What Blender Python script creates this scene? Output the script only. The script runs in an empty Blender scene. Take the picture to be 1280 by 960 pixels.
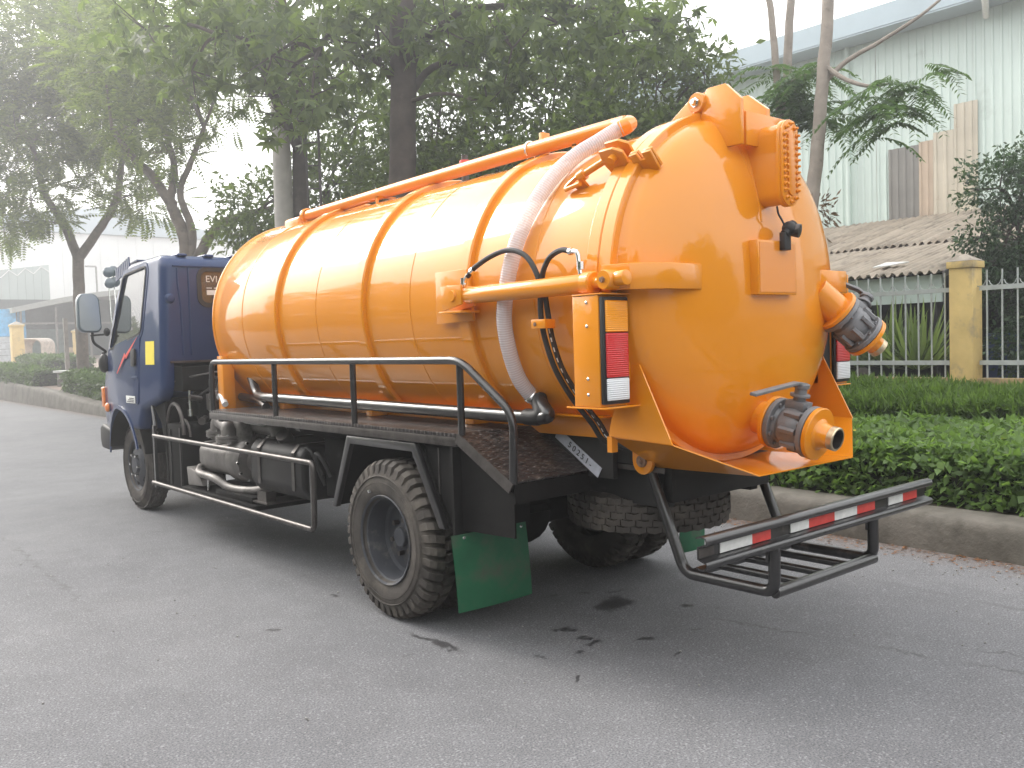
import bpy, bmesh, math, random
import numpy as np
from mathutils import Vector, Matrix
R = math.radians
random.seed(7)
rng = np.random.default_rng(7)
S = bpy.context.scene
COL = S.collection

# ------------------------------------------------------------------ camera
cam_d = bpy.data.cameras.new('camera')
cam = bpy.data.objects.new('camera', cam_d)
COL.objects.link(cam)
right = Vector((0.76162861, -0.6472836, -0.03075367))
down = Vector((-0.05399606, -0.01609825, -0.99841137))
fwd = Vector((0.64576023, 0.76207925, -0.04721165))
m = Matrix.Identity(4)
for i in range(3):
    m[i][0] = right[i]; m[i][1] = -down[i]; m[i][2] = -fwd[i]
m.translation = Vector((-3.83642612, -4.3923857, 1.6))
cam.matrix_world = m
cam_d.sensor_width = 36.0
cam_d.lens = 1136.14 / 1280 * 36.0
cam_d.clip_start = 0.05
cam_d.clip_end = 3000
S.camera = cam

# ------------------------------------------------------------------ light
SUN_EL, SUN_AZ = 33.0, -13.0           # azimuth measured from +Y (up the road) towards +X
W = bpy.data.worlds.new('World'); S.world = W; W.use_nodes = True
nt = W.node_tree; nt.nodes.clear()
out = nt.nodes.new('ShaderNodeOutputWorld')
bg = nt.nodes.new('ShaderNodeBackground')
sky = nt.nodes.new('ShaderNodeTexSky'); sky.sky_type = 'NISHITA'
sky.sun_disc = False
sky.sun_elevation = R(SUN_EL); sky.sun_rotation = R(SUN_AZ)
sky.air_density = 1.4; sky.dust_density = 8.0; sky.ozone_density = 1.0
hs = nt.nodes.new('ShaderNodeHueSaturation'); hs.inputs['Saturation'].default_value = 0.30
nt.links.new(sky.outputs[0], hs.inputs['Color'])
mixw = nt.nodes.new('ShaderNodeMix'); mixw.data_type = 'RGBA'
mixw.inputs['Factor'].default_value = 0.60
mixw.inputs['B'].default_value = (16.5, 16.5, 16.4, 1)      # even white overcast veil
nt.links.new(hs.outputs[0], mixw.inputs['A'])
nt.links.new(mixw.outputs['Result'], bg.inputs['Color'])
bg.inputs['Strength'].default_value = 0.15
nt.links.new(bg.outputs[0], out.inputs['Surface'])

sl = bpy.data.lights.new('sun', 'SUN'); sun = bpy.data.objects.new('sun', sl); COL.objects.link(sun)
sl.energy = 1.5; sl.angle = R(21); sl.color = (1.0, 0.95, 0.87)
a, e = R(SUN_AZ), R(SUN_EL)
sd = Vector((math.sin(a) * math.cos(e), math.cos(a) * math.cos(e), math.sin(e)))
sun.rotation_euler = sd.to_track_quat('Z', 'Y').to_euler()
sun.location = (0, 10, 20)
S.view_settings.view_transform = 'Standard'
S.view_settings.look = 'None'
S.view_settings.exposure = 0.58
S.view_settings.gamma = 1.0
S.cycles.max_bounces = 8
S.cycles.transparent_max_bounces = 12

# ------------------------------------------------------------------ materials
def nodes(name):
    m = bpy.data.materials.new(name); m.use_nodes = True
    t = m.node_tree; b = t.nodes['Principled BSDF']
    return m, t, b
def add(t, typ, **k):
    n = t.nodes.new(typ)
    for a, v in k.items(): setattr(n, a, v)
    return n
def noise(t, scale, detail=4, rough=.55, obj=True, vec=None):
    n = add(t, 'ShaderNodeTexNoise'); n.inputs['Scale'].default_value = scale
    n.inputs['Detail'].default_value = detail; n.inputs['Roughness'].default_value = rough
    if vec is None:
        tc = add(t, 'ShaderNodeTexCoord'); vec = tc.outputs['Object']
    t.links.new(vec, n.inputs['Vector'])
    return n
def ramp(t, src, stops):
    r = add(t, 'ShaderNodeValToRGB'); cr = r.color_ramp
    while len(cr.elements) > 2: cr.elements.remove(cr.elements[-1])
    for i, (p, c) in enumerate(stops):
        el = cr.elements[i] if i < 2 else cr.elements.new(p)
        el.position = p; el.color = (*c, 1) if len(c) == 3 else c
    t.links.new(src, r.inputs['Fac']); return r
def bump(t, b, src, strength, dist=0.01):
    n = add(t, 'ShaderNodeBump'); n.inputs['Strength'].default_value = strength
    n.inputs['Distance'].default_value = dist
    t.links.new(src, n.inputs['Height']); t.links.new(n.outputs[0], b.inputs['Normal']); return n
def mat(name, col, rough=.5, metal=0., coat=0., coat_rough=.06, var=.25, scale=6., bmp=0., bscale=60., dirt=None, spec=.5):
    m, t, b = nodes(name)
    b.inputs['Roughness'].default_value = rough; b.inputs['Metallic'].default_value = metal
    b.inputs['Coat Weight'].default_value = coat; b.inputs['Coat Roughness'].default_value = coat_rough
    b.inputs['Specular IOR Level'].default_value = spec
    n = noise(t, scale, 5)
    lo = tuple(c * (1 - var) for c in col); hi = tuple(min(1, c * (1 + var)) for c in col)
    r = ramp(t, n.outputs['Fac'], [(.3, lo), (.7, hi)])
    src = r.outputs[0]
    if dirt:
        n2 = noise(t, dirt[1], 6, .65)
        r2 = ramp(t, n2.outputs['Fac'], [(dirt[2], (0, 0, 0)), (min(1, dirt[2] + .18), (1, 1, 1))])
        mx = add(t, 'ShaderNodeMix', data_type='RGBA')
        t.links.new(r2.outputs[0], mx.inputs['Factor']); t.links.new(src, mx.inputs['A'])
        mx.inputs['B'].default_value = (*dirt[0], 1); src = mx.outputs['Result']
    t.links.new(src, b.inputs['Base Color'])
    if bmp:
        n3 = noise(t, bscale, 3); bump(t, b, n3.outputs['Fac'], bmp)
    return m

M = {}
def paint(name, col, var=.05, coat=.95, ior=1.56):
    m, t, b = nodes(name)
    n = noise(t, 1.3, 4)
    lo = tuple(c * (1 - var) for c in col); hi = tuple(c * (1 + var) for c in col)
    r = ramp(t, n.outputs['Fac'], [(.3, lo), (.7, hi)])
    sp = noise(t, 55, 4, .7)
    r2 = ramp(t, sp.outputs['Fac'], [(.70, (0, 0, 0)), (.76, (1, 1, 1))])
    sc = add(t, 'ShaderNodeMath', operation='MULTIPLY'); sc.inputs[1].default_value = .35
    t.links.new(r2.outputs[0], sc.inputs[0])
    mx = add(t, 'ShaderNodeMix', data_type='RGBA'); t.links.new(sc.outputs[0], mx.inputs['Factor'])
    t.links.new(r.outputs[0], mx.inputs['A']); mx.inputs['B'].default_value = tuple(min(1, c * 1.1 + .04) for c in col) + (1,)
    t.links.new(mx.outputs['Result'], b.inputs['Base Color'])
    b.inputs['Roughness'].default_value = .5; b.inputs['Specular IOR Level'].default_value = .12
    b.inputs['Coat Weight'].default_value = coat; b.inputs['Coat Roughness'].default_value = .07
    b.inputs['Coat IOR'].default_value = ior
    w = noise(t, 3.5, 2); bump(t, b, w.outputs['Fac'], .05, .02)
    # a dustier film in patches
    d = noise(t, 2.2, 6, .65); rr = ramp(t, d.outputs['Fac'], [(.35, (.03,) * 3), (.75, (.09,) * 3)])
    t.links.new(rr.outputs[0], b.inputs['Coat Roughness'])
    return m
M['orange'] = paint('orange_paint', (.74, .258, .006))
M['orange_strip'] = paint('orange_paint_dull', (.72, .235, .008))
M['navy'] = paint('navy_paint', (.013, .033, .105), .12, .6, 1.45)
M['black'] = mat('black_gloss_paint', (.014, .013, .014), .35, 0, .6, .12, .3, 8, .05, 30, ((.09, .08, .07), 9, .60))
M['chassis'] = mat('chassis_black', (.012, .011, .011), .6, 0, .0, .2, .35, 5, .08, 40, ((.06, .05, .045), 6, .58))
M['dark'] = mat('dark_underside', (.008, .0075, .0075), .85, 0, 0, .1, .4, 5, .1, 30, None, .2)
M['tread_plate'] = mat('chequer_plate_black', (.040, .033, .032), .38, .3, .25, .15, .35, 5, 0, 30, ((.17, .145, .13), 14, .54))
M['rubber'] = mat('dusty_rubber', (.062, .055, .050), .85, 0, 0, .1, .35, 7, .25, 60, ((.12, .105, .09), 4.5, .50), .3)
M['rubber_clean'] = mat('black_rubber', (.017, .016, .016), .55, 0, 0, .1, .3, 7, .05, 60)
M['rim'] = mat('grey_wheel_steel', (.050, .053, .063), .7, .1, 0, .2, .25, 6, .08, 40, ((.16, .15, .14), 7, .55))
M['pump'] = mat('grey_pump_iron', (.21, .195, .185), .5, .5, .1, .2, .25, 8, .15, 50, ((.05, .045, .04), 7, .56))
M['steel_dark'] = mat('weathered_steel', (.10, .09, .085), .4, .7, 0, .2, .35, 10, .12, 60, ((.03, .025, .02), 8, .58))
M['chrome'] = mat('bright_steel', (.75, .75, .73), .22, 1., 0, .1, .08, 10)
M['iron'] = mat('grey_valve_iron', (.20, .20, .21), .55, .35, .1, .2, .18, 9, .2, 70, ((.06, .058, .06), 8, .6))
M['brass'] = mat('worn_bare_steel_ring', (.62, .52, .36), .35, .9, 0, .1, .2, 20, .1, 80)
M['bolt'] = mat('rusty_bolt', (.26, .16, .11), .6, .5, 0, .1, .35, 40, .2, 90)
M['green'] = mat('green_mudflap_plastic', (.008, .105, .045), .5, 0, .1, .3, .25, 4, .1, 20, ((.06, .085, .055), 4.0, .50))
M['white_paint'] = mat('white_tape', (.72, .72, .70), .5, 0, .2, .2, .10, 20, 0, 30, ((.35, .34, .32), 22, .62))
M['red_tape'] = mat('red_tape', (.62, .055, .045), .5, 0, .2, .2, .12, 20, 0, 30, ((.4, .14, .12), 22, .62))
M['yellow'] = mat('yellow_sticker', (.85, .68, .04), .5, 0, .2, .2, .05, 8)
M['red_line'] = mat('red_line_sticker', (.75, .08, .06), .5, 0, .2, .2, .05, 8)
M['ink'] = mat('dark_ink', (.03, .03, .035), .6)
M['paper'] = mat('pale_paper_label', (.42, .44, .50), .6, 0, 0, .2, .12, 25, 0, 30, ((.25, .25, .28), 18, .6))
M['glass_grey'] = mat('mirror_back_plastic', (.12, .15, .17), .35, 0, .5, .1, .15, 4)
M['amber_plastic'] = mat('amber_marker', (.80, .22, .04), .3, 0, .6, .05, .08, 10)
M['seat'] = mat('dark_seat_cloth', (.03, .032, .035), .85)
def lens(name, col, trans=.0):
    m, t, b = nodes(name)
    tc = add(t, 'ShaderNodeTexCoord'); w = add(t, 'ShaderNodeTexWave'); w.bands_direction = 'Z'
    w.inputs['Scale'].default_value = 34; w.inputs['Distortion'].default_value = .3
    t.links.new(tc.outputs['Object'], w.inputs['Vector'])
    r = ramp(t, w.outputs['Fac'], [(.1, tuple(c * .88 for c in col)), (.9, col)])
    t.links.new(r.outputs[0], b.inputs['Base Color'])
    b.inputs['Roughness'].default_value = .12; b.inputs['Coat Weight'].default_value = .35
    b.inputs['Subsurface Weight'].default_value = .0; b.inputs['Subsurface Radius'].default_value = (.03, .01, .01)
    bump(t, b, w.outputs['Fac'], .45, .006)
    return m
M['amber'] = lens('amber_lens', (1.0, .36, .004)); M['red'] = lens('red_lens', (.60, .006, .008)); M['clear'] = lens('clear_lens', (.74, .76, .78))
def glass(name, tint, opac=.12):
    m, t, b = nodes(name); t.nodes.remove(b)
    o = t.nodes['Material Output']
    tr = add(t, 'ShaderNodeBsdfTransparent'); tr.inputs[0].default_value = (*tint, 1)
    gl = add(t, 'ShaderNodeBsdfGlossy'); gl.inputs['Roughness'].default_value = .02
    di = add(t, 'ShaderNodeBsdfDiffuse'); n = noise(t, 6, 4)
    r = ramp(t, n.outputs['Fac'], [(.3, (.25, .26, .25)), (.8, (.40, .41, .40))]); t.links.new(r.outputs[0], di.inputs[0])
    lw = add(t, 'ShaderNodeFresnel'); lw.inputs[0].default_value = 1.5
    m1 = add(t, 'ShaderNodeMixShader'); m1.inputs[0].default_value = opac
    t.links.new(tr.outputs[0], m1.inputs[1]); t.links.new(di.outputs[0], m1.inputs[2])
    m2 = add(t, 'ShaderNodeMixShader'); k2 = add(t, 'ShaderNodeMath', operation='MULTIPLY', use_clamp=True); k2.inputs[1].default_value = 1.8; t.links.new(lw.outputs[0], k2.inputs[0]); t.links.new(k2.outputs[0], m2.inputs[0])
    t.links.new(m1.outputs[0], m2.inputs[1]); t.links.new(gl.outputs[0], m2.inputs[2])
    t.links.new(m2.outputs[0], o.inputs['Surface']); return m
M['glass'] = glass('window_glass', (.80, .86, .82))
# clear ribbed hose
m, t, b = nodes('clear_ribbed_hose')
b.inputs['Base Color'].default_value = (.66, .64, .68, 1); b.inputs['Roughness'].default_value = .25
b.inputs['Coat Weight'].default_value = .6
uvn = add(t, 'ShaderNodeUVMap'); sx = add(t, 'ShaderNodeSeparateXYZ'); t.links.new(uvn.outputs[0], sx.inputs[0])
mm = add(t, 'ShaderNodeMath', operation='MULTIPLY'); mm.inputs[1].default_value = 2 * math.pi / .0125; t.links.new(sx.outputs['Y'], mm.inputs[0])
ms = add(t, 'ShaderNodeMath', operation='SINE'); t.links.new(mm.outputs[0], ms.inputs[0])
rr = ramp(t, ms.outputs[0], [(.0, (.66, .60, .61)), (.6, (.78, .76, .80))]); t.links.new(rr.outputs[0], b.inputs['Base Color'])
tr = add(t, 'ShaderNodeBsdfTransparent'); mx = add(t, 'ShaderNodeMixShader'); mx.inputs[0].default_value = .34
t.links.new(b.outputs[0], mx.inputs[1]); t.links.new(tr.outputs[0], mx.inputs[2]); t.links.new(mx.outputs[0], t.nodes['Material Output'].inputs[0])
bump(t, b, ms.outputs[0], .35, .003)
M['hose'] = m
# chequer plate studs as fine relief
m = M['tread_plate']; t = m.node_tree; b = t.nodes['Principled BSDF']
tc = add(t, 'ShaderNodeTexCoord')
def studs(rot):
    mp = add(t, 'ShaderNodeMapping'); mp.inputs['Rotation'].default_value = (0, 0, R(rot)); t.links.new(tc.outputs['UV'], mp.inputs[0])
    mp.inputs['Scale'].default_value = (38, 14, 1)
    br = add(t, 'ShaderNodeTexVoronoi'); br.inputs['Randomness'].default_value = .25; br.inputs['Scale'].default_value = 1
    t.links.new(mp.outputs[0], br.inputs['Vector'])
    return ramp(t, br.outputs['Distance'], [(.16, (1, 1, 1)), (.32, (0, 0, 0))])
s1, s2 = studs(45), studs(-45)
ad = add(t, 'ShaderNodeMath', operation='MAXIMUM'); t.links.new(s1.outputs[0], ad.inputs[0]); t.links.new(s2.outputs[0], ad.inputs[1])
bump(t, b, ad.outputs[0], 1.0, .012)

# ------------------------------------------------------------------ mesh builder
class MB:
    def __init__(s): s.v = []; s.f = []; s.uv = {}
    def add(s, vs, fs):
        o = len(s.v); s.v += [tuple(p) for p in vs]; s.f += [tuple(i + o for i in f) for f in fs]; return o
    def box(s, c, d, rot=None):
        hx, hy, hz = d[0] / 2, d[1] / 2, d[2] / 2
        P = [Vector((x, y, z)) for x in (-hx, hx) for y in (-hy, hy) for z in (-hz, hz)]
        if rot is not None: P = [rot @ p for p in P]
        c = Vector(c)
        s.add([p + c for p in P], [(0, 1, 3, 2), (4, 6, 7, 5), (0, 4, 5, 1), (2, 3, 7, 6), (0, 2, 6, 4), (1, 5, 7, 3)]); return s
    def bb(s, x0, x1, y0, y1, z0, z1):
        return s.box(((x0 + x1) / 2, (y0 + y1) / 2, (z0 + z1) / 2), (abs(x1 - x0), abs(y1 - y0), abs(z1 - z0)))
    def tube(s, path, r, seg=12, cap=True, closed=False, uv=False):
        P = [Vector(p) for p in path]; n = len(P)
        rs = r if isinstance(r, (list, tuple)) else [r] * n
        T = []
        for i in range(n):
            a = P[(i + 1) % n] if (closed or i < n - 1) else P[i]
            b = P[i - 1] if (closed or i > 0) else P[i]
            d = (a - b); T.append(d.normalized() if d.length > 1e-9 else Vector((0, 0, 1)))
        u = T[0].orthogonal().normalized(); vs = []
        L = 0; Ls = []
        for i in range(n):
            u = (u - T[i] * u.dot(T[i]))
            u = u.normalized() if u.length > 1e-6 else T[i].orthogonal().normalized()
            w = T[i].cross(u)
            if i: L += (P[i] - P[i - 1]).length
            Ls.append(L)
            for k in range(seg):
                an = 2 * math.pi * k / seg
                vs.append(P[i] + (u * math.cos(an) + w * math.sin(an)) * rs[i])
        fs = []
        for i in range(n if closed else n - 1):
            j = (i + 1) % n
            for k in range(seg):
                q = (k + 1) % seg
                fs.append((i * seg + k, i * seg + q, j * seg + q, j * seg + k))
        if cap and not closed:
            fs.append(tuple(range(seg))[::-1]); fs.append(tuple((n - 1) * seg + k for k in range(seg)))
        o = s.add(vs, fs)
        if uv:
            for i in range(n):
                for k in range(seg): s.uv[o + i * seg + k] = (k / seg, Ls[i])
        return s
    def cyl(s, p0, p1, r0, r1=None, seg=20, cap=True):
        return s.tube([p0, p1], [r0, r0 if r1 is None else r1], seg, cap)
    def lathe(s, o, axis, prof, seg=32, a0=0, a1=360, ref=None):
        ax = Vector(axis).normalized(); u = Vector(ref).normalized() if ref else ax.orthogonal().normalized(); w = ax.cross(u); o = Vector(o)
        full = abs(a1 - a0) >= 360; n = seg if full else seg + 1; vs = []; np_ = len(prof)
        for (r, t) in prof:
            for k in range(n):
                an = R(a0 + (a1 - a0) * k / seg)
                vs.append(o + ax * t + (u * math.cos(an) + w * math.sin(an)) * r)
        fs = []
        for i in range(np_ - 1):
            for k in range(seg):
                q = (k + 1) % n
                fs.append((i * n + k, (i + 1) * n + k, (i + 1) * n + q, i * n + q))
        s.add(vs, fs); return s
    def prism(s, poly, plane, lo, hi):
        """poly in 2D of plane 'yz','xz','xy' extruded along the third axis from lo to hi"""
        mk = {'yz': lambda a, b, c: (c, a, b), 'xz': lambda a, b, c: (a, c, b), 'xy': lambda a, b, c: (a, b, c)}[plane]
        n = len(poly)
        vs = [mk(p[0], p[1], lo) for p in poly] + [mk(p[0], p[1], hi) for p in poly]
        fs = [tuple(range(n))[::-1], tuple(range(n, 2 * n))] + [(i, (i + 1) % n, n + (i + 1) % n, n + i) for i in range(n)]
        s.add(vs, fs); return s
    def plate(s, pts, th):
        P = [Vector(p) for p in pts]; nrm = (P[1] - P[0]).cross(P[2] - P[0]).normalized(); n = len(P)
        s.add([p - nrm * th / 2 for p in P] + [p + nrm * th / 2 for p in P],
              [tuple(range(n))[::-1], tuple(range(n, 2 * n))] + [(i, (i + 1) % n, n + (i + 1) % n, n + i) for i in range(n)]); return s
    def sphere(s, c, r, seg=14, ring=8, sc=(1, 1, 1)):
        c = Vector(c); vs = [c + Vector((0, 0, r * sc[2]))]; fs = []
        for i in range(1, ring):
            th = math.pi * i / ring
            for k in range(seg):
                ph = 2 * math.pi * k / seg
                vs.append(c + Vector((r * sc[0] * math.sin(th) * math.cos(ph), r * sc[1] * math.sin(th) * math.sin(ph), r * sc[2] * math.cos(th))))
        vs.append(c - Vector((0, 0, r * sc[2]))); e = len(vs) - 1
        for k in range(seg):
            fs.append((0, 1 + k, 1 + (k + 1) % seg)); fs.append((e, 1 + (ring - 2) * seg + (k + 1) % seg, 1 + (ring - 2) * seg + k))
        for i in range(ring - 2):
            for k in range(seg):
                a = 1 + i * seg + k; b = 1 + i * seg + (k + 1) % seg; fs.append((a, a + seg, b + seg, b))
        s.add(vs, fs); return s
    def build(s, name, mat, parent=None, bevel=0, bseg=2, ang=35, smooth=True, planar_uv=None, fix=True):
        me = bpy.data.meshes.new(name)
        bm = bmesh.new(); vv = [bm.verts.new(p) for p in s.v]
        for f in s.f:
            try: bm.faces.new([vv[i] for i in f])
            except ValueError: pass
        bm.verts.index_update()
        if fix: bmesh.ops.recalc_face_normals(bm, faces=bm.faces)
        if bevel:
            ed = [e for e in bm.edges if len(e.link_faces) == 2 and e.calc_face_angle(0) > R(30)]
            bmesh.ops.bevel(bm, geom=ed, offset=bevel, segments=bseg, affect='EDGES', profile=.5, clamp_overlap=True)
        if s.uv or planar_uv:
            uvl = bm.loops.layers.uv.new('UVMap')
            for f in bm.faces:
                for l in f.loops:
                    if planar_uv: l[uvl].uv = planar_uv(l.vert.co)
                    else: l[uvl].uv = s.uv.get(l.vert.index, (0, 0))
        bm.to_mesh(me); bm.free()
        return link(name, me, mat, parent, ang if smooth else None)
def link(name, me, mat, parent=None, ang=35):
    if mat is not None:
        me.materials.clear(); me.materials.append(mat)
    if ang is not None and len(me.polygons):
        me.polygons.foreach_set('use_smooth', [True] * len(me.polygons))
        me.set_sharp_from_angle(angle=R(ang))
    o = bpy.data.objects.new(name, me); COL.objects.link(o)
    if parent is not None: setpar(o, parent)
    return o
def wloc(o):
    p = o.location.copy()
    while o.parent is not None:
        o = o.parent; p = p + o.location
    return p
def setpar(o, parent):
    """meshes are modelled in world metres; a part's location cancels the base point of its thing"""
    o.parent = parent
    o.location = -wloc(parent)
def thing(name, label, cat, loc=(0, 0, 0), group=None):
    o = bpy.data.objects.new(name, None); o.empty_display_size = .2; COL.objects.link(o); o.location = loc
    return tag(o, label, cat, group)
def tag(o, label=None, cat=None, group=None, kind=None):
    if label: o['label'] = label
    if cat: o['category'] = cat
    if group: o['group'] = group
    if kind: o['kind'] = kind
    return o
def npmesh(name, V, F, mat, parent=None, smooth=False, mi=None):
    """fast mesh from numpy: V (n,3), F (m,k) all the same k"""
    me = bpy.data.meshes.new(name); V = np.asarray(V, np.float32); F = np.asarray(F, np.int32); k = F.shape[1]
    me.vertices.add(len(V)); me.vertices.foreach_set('co', V.ravel())
    me.loops.add(F.size); me.loops.foreach_set('vertex_index', F.ravel())
    me.polygons.add(len(F)); me.polygons.foreach_set('loop_start', np.arange(0, F.size, k, dtype=np.int32))
    me.polygons.foreach_set('loop_total', np.full(len(F), k, np.int32))
    if smooth: me.polygons.foreach_set('use_smooth', np.ones(len(F), bool))
    me.materials.append(mat); me.update(calc_edges=True)
    o = bpy.data.objects.new(name, me); COL.objects.link(o)
    if parent is not None: setpar(o, parent)
    return o
def text_mesh(body, size, ext=.0012):
    c = bpy.data.curves.new('lettering', 'FONT'); c.body = body; c.size = size; c.extrude = ext; c.align_x = 'CENTER'; c.align_y = 'CENTER'
    o = bpy.data.objects.new('lettering', c); COL.objects.link(o)
    dg = bpy.context.evaluated_depsgraph_get(); me = bpy.data.meshes.new_from_object(o.evaluated_get(dg))
    bpy.data.objects.remove(o); bpy.data.curves.remove(c); return me
def put_text(name, body, size, center, xdir, ydir, mat, parent):
    me = text_mesh(body, size); x = Vector(xdir).normalized(); z = x.cross(Vector(ydir)).normalized(); y = z.cross(x)
    mm = Matrix.Identity(4)
    for i in range(3): mm[i][0] = x[i]; mm[i][1] = y[i]; mm[i][2] = z[i]; mm[i][3] = center[i]
    me.transform(mm); return link(name, me, mat, parent, None)
def bez(pts, n=8):
    """Catmull-Rom through pts"""
    P = [Vector(p) for p in pts]; P = [P[0] * 2 - P[1]] + P + [P[-1] * 2 - P[-2]]; o = []
    for i in range(1, len(P) - 2):
        for k in range(n):
            t = k / n; a, b, c, d = P[i - 1:i + 3]
            o.append(.5 * ((2 * b) + (c - a) * t + (2 * a - 5 * b + 4 * c - d) * t * t + (3 * b - a - 3 * c + d) * t ** 3))
    o.append(P[-2]); return o
def fillet(pts, r, n=5, closed=False):
    P = [Vector(p) for p in pts]; o = []; N = len(P)
    for i in range(N):
        if not closed and i in (0, N - 1): o.append(P[i]); continue
        a, b, c = P[i - 1], P[i], P[(i + 1) % N]
        d1 = (a - b); d2 = (c - b); rr = min(r, d1.length * .45, d2.length * .45)
        p = b + d1.normalized() * rr; q = b + d2.normalized() * rr
        for k in range(n + 1):
            t = k / n; o.append(p * (1 - t) ** 2 + b * 2 * t * (1 - t) + q * t * t)
    return o
# ================================================================== THE TRUCK
CX = 0.04
truck = thing('tank_truck', 'blue cab truck carrying a long glossy orange vacuum tank, parked at the kerb', 'truck', (CX, 1.9, 0))
ZC, TR, LD = 1.835, .845, .25

# ---------------------------------------------------------------- tank
mb = MB()
prof = [(0.001, 3.26)]
for k in range(1, 9):
    a = R(90 * k / 8); prof.append((TR * math.sin(a), 3.04 + .22 * math.cos(a)))
prof += [(TR, 2.0), (TR, .7), (TR, -.4), (TR, -1.40)]
prof = [(r, t) for r, t in prof]
mb.lathe((CX, 0, ZC), (0, 1, 0), prof, 96)
tank = mb.build('tank', M['orange'], truck, ang=30)
def ring(y0, y1, r0, r1, name, chamf=.018, mat='orange'):
    p = [(r0, y0), (r1 - chamf * .4, y0), (r1, y0 + chamf * .6), (r1, y1 - chamf * .6), (r1 - chamf * .4, y1), (r0, y1), (r0, y0)]
    return MB().lathe((CX, 0, ZC), (0, 1, 0), p, 96).build(name, M[mat], tank, ang=30)
for y in (1.86, .64, -.45):
    ring(y - .05, y + .05, TR - .01, TR + .032, 'reinforcing_ring')
ring(3.0, 3.035, TR - .01, TR + .008, 'end_weld_band')
ring(-1.478, -1.40, TR - .02, TR + .034, 'tank_flange', .01)
for y in (2.45, 1.25, .1, -1.0):                     # faint welds round the barrel
    ring(y - .006, y + .006, TR - .01, TR + .0025, 'weld_seam', .003)
# rear lid: flange ring and dished head
mb = MB()
p = [(TR - .03, -1.486), (TR + .036, -1.486), (TR + .04, -1.492), (TR + .04, -1.56), (TR + .034, -1.566), (TR + .004, -1.568)]
for k in range(0, 15):
    a = R(90 * k / 14); p.append((max(.001, TR * math.cos(a)), -1.575 - LD * math.sin(a) ** .95))
mb.lathe((CX, 0, ZC), (0, 1, 0), p, 96)
lid = mb.build('rear_lid', M['orange'], truck, ang=28)
def dome_y(x, z):
    r = min(.999, math.hypot(x - CX, z - ZC) / TR); a = math.acos(r); return -1.575 - LD * math.sin(a) ** .95
# longitudinal weld on the lid is a low bead
mb = MB(); mb.tube([(CX - .35, dome_y(CX - .35, z) - .0, z) for z in np.linspace(1.25, 2.45, 16)], .003, 6)
# hinge: two pairs of plates on top
mb = MB()
def hinge_plates(x):
    body = [(-1.25, 2.62), (-1.36, 2.70), (-1.50, 2.795), (-1.63, 2.795), (-1.63, 2.66), (-1.46, 2.60)]
    lidp = [(-1.565, 2.66), (-1.60, 2.79), (-1.615, 2.80), (-1.715, 2.80), (-1.80, 2.715), (-1.80, 2.50), (-1.66, 2.50)]
    a = MB().prism(body, 'yz', x - .014, x + .014).build('hinge_bracket', M['orange'], tank, bevel=.003)
    b = MB().prism(lidp, 'yz', x - .046, x - .018).build('hinge_arm', M['orange'], lid, bevel=.003)
    MB().lathe((x - .05, -1.55, 2.742), (-1, 0, 0), [(.001, .012), (.045, .012), (.05, .004), (.05, -.03)], 24).build('hinge_boss', M['orange'], tank)
    MB().lathe((x - .062, -1.55, 2.742), (-1, 0, 0), [(.001, .030), (.014, .030), (.017, .024), (.017, .008), (.026, .008), (.026, 0)], 6).build('hinge_bolt', M['chrome'], tank)
hinge_plates(-.13)
MB().prism([(-1.25, 2.62), (-1.40, 2.74), (-1.52, 2.83), (-1.58, 2.83), (-1.69, 2.74), (-1.69, 2.50), (-1.45, 2.58)], 'yz', .20, .235).build('hinge_arm', M['orange'], lid, bevel=.003)
MB().bb(-.13, .2, -1.80, -1.78, 2.50, 2.66).build('hinge_web', M['orange'], lid, bevel=.003)
# level sight box with a bolted stadium window
def stadium(w, h, n=10):
    o = []
    for k in range(n + 1): a = math.pi * k / n; o.append((w / 2 * math.cos(a), h / 2 - w / 2 + w / 2 * math.sin(a)))
    for k in range(n + 1): a = math.pi + math.pi * k / n; o.append((w / 2 * math.cos(a), -h / 2 + w / 2 + w / 2 * math.sin(a)))
    return o
sx_, sz_ = .022, 2.405
MB().prism([(sx_ + a, sz_ + b) for a, b in stadium(.115, .385)], 'xz', -1.90, -1.58).build('sight_box', M['orange'], lid, ang=40)
sf = MB().prism([(sx_ + a, sz_ + b) for a, b in stadium(.138, .41)], 'xz', -1.925, -1.90).build('sight_flange', M['orange'], lid, bevel=.003, ang=40)
MB().prism([(sx_ + a, sz_ + b) for a, b in stadium(.138, .41)], 'xz', -1.938, -1.9275).build('sight_cover', M['orange'], lid, bevel=.002, ang=40)
mb = MB(); st0 = stadium(.055, .31); mb.prism([(sx_ + a, sz_ + b) for a, b in st0], 'xz', -1.948, -1.937)
mb.build('sight_window_rim', M['orange_strip'], lid, bevel=.003)
bo = []
for k in range(10): bo += [(-.050, -.13 + .029 * k), (.050, -.13 + .029 * k)]
bo += [(-.036, .165), (.0, .185), (.036, .165), (-.036, -.165), (0, -.185), (.036, -.165)]
for a, b in bo:
    MB().lathe((sx_ + a, -1.937, sz_ + b), (0, -1, 0), [(.0105, 0), (.0105, .009), (.006, .010), (.006, .022), (.001, .023)], 6).build('bolt', M['orange'], lid)
# rib of weld beside the sight box
rb = [(-.10 + .07 * math.sin(k / 11 * 1.5), dome_y(-.10 + .07 * math.sin(k / 11 * 1.5), 2.56 - .42 * k / 11) + .002, 2.56 - .42 * k / 11) for k in range(12)]
MB().tube(rb, .007, 8).build('weld_bead', M['orange'], lid)
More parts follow.
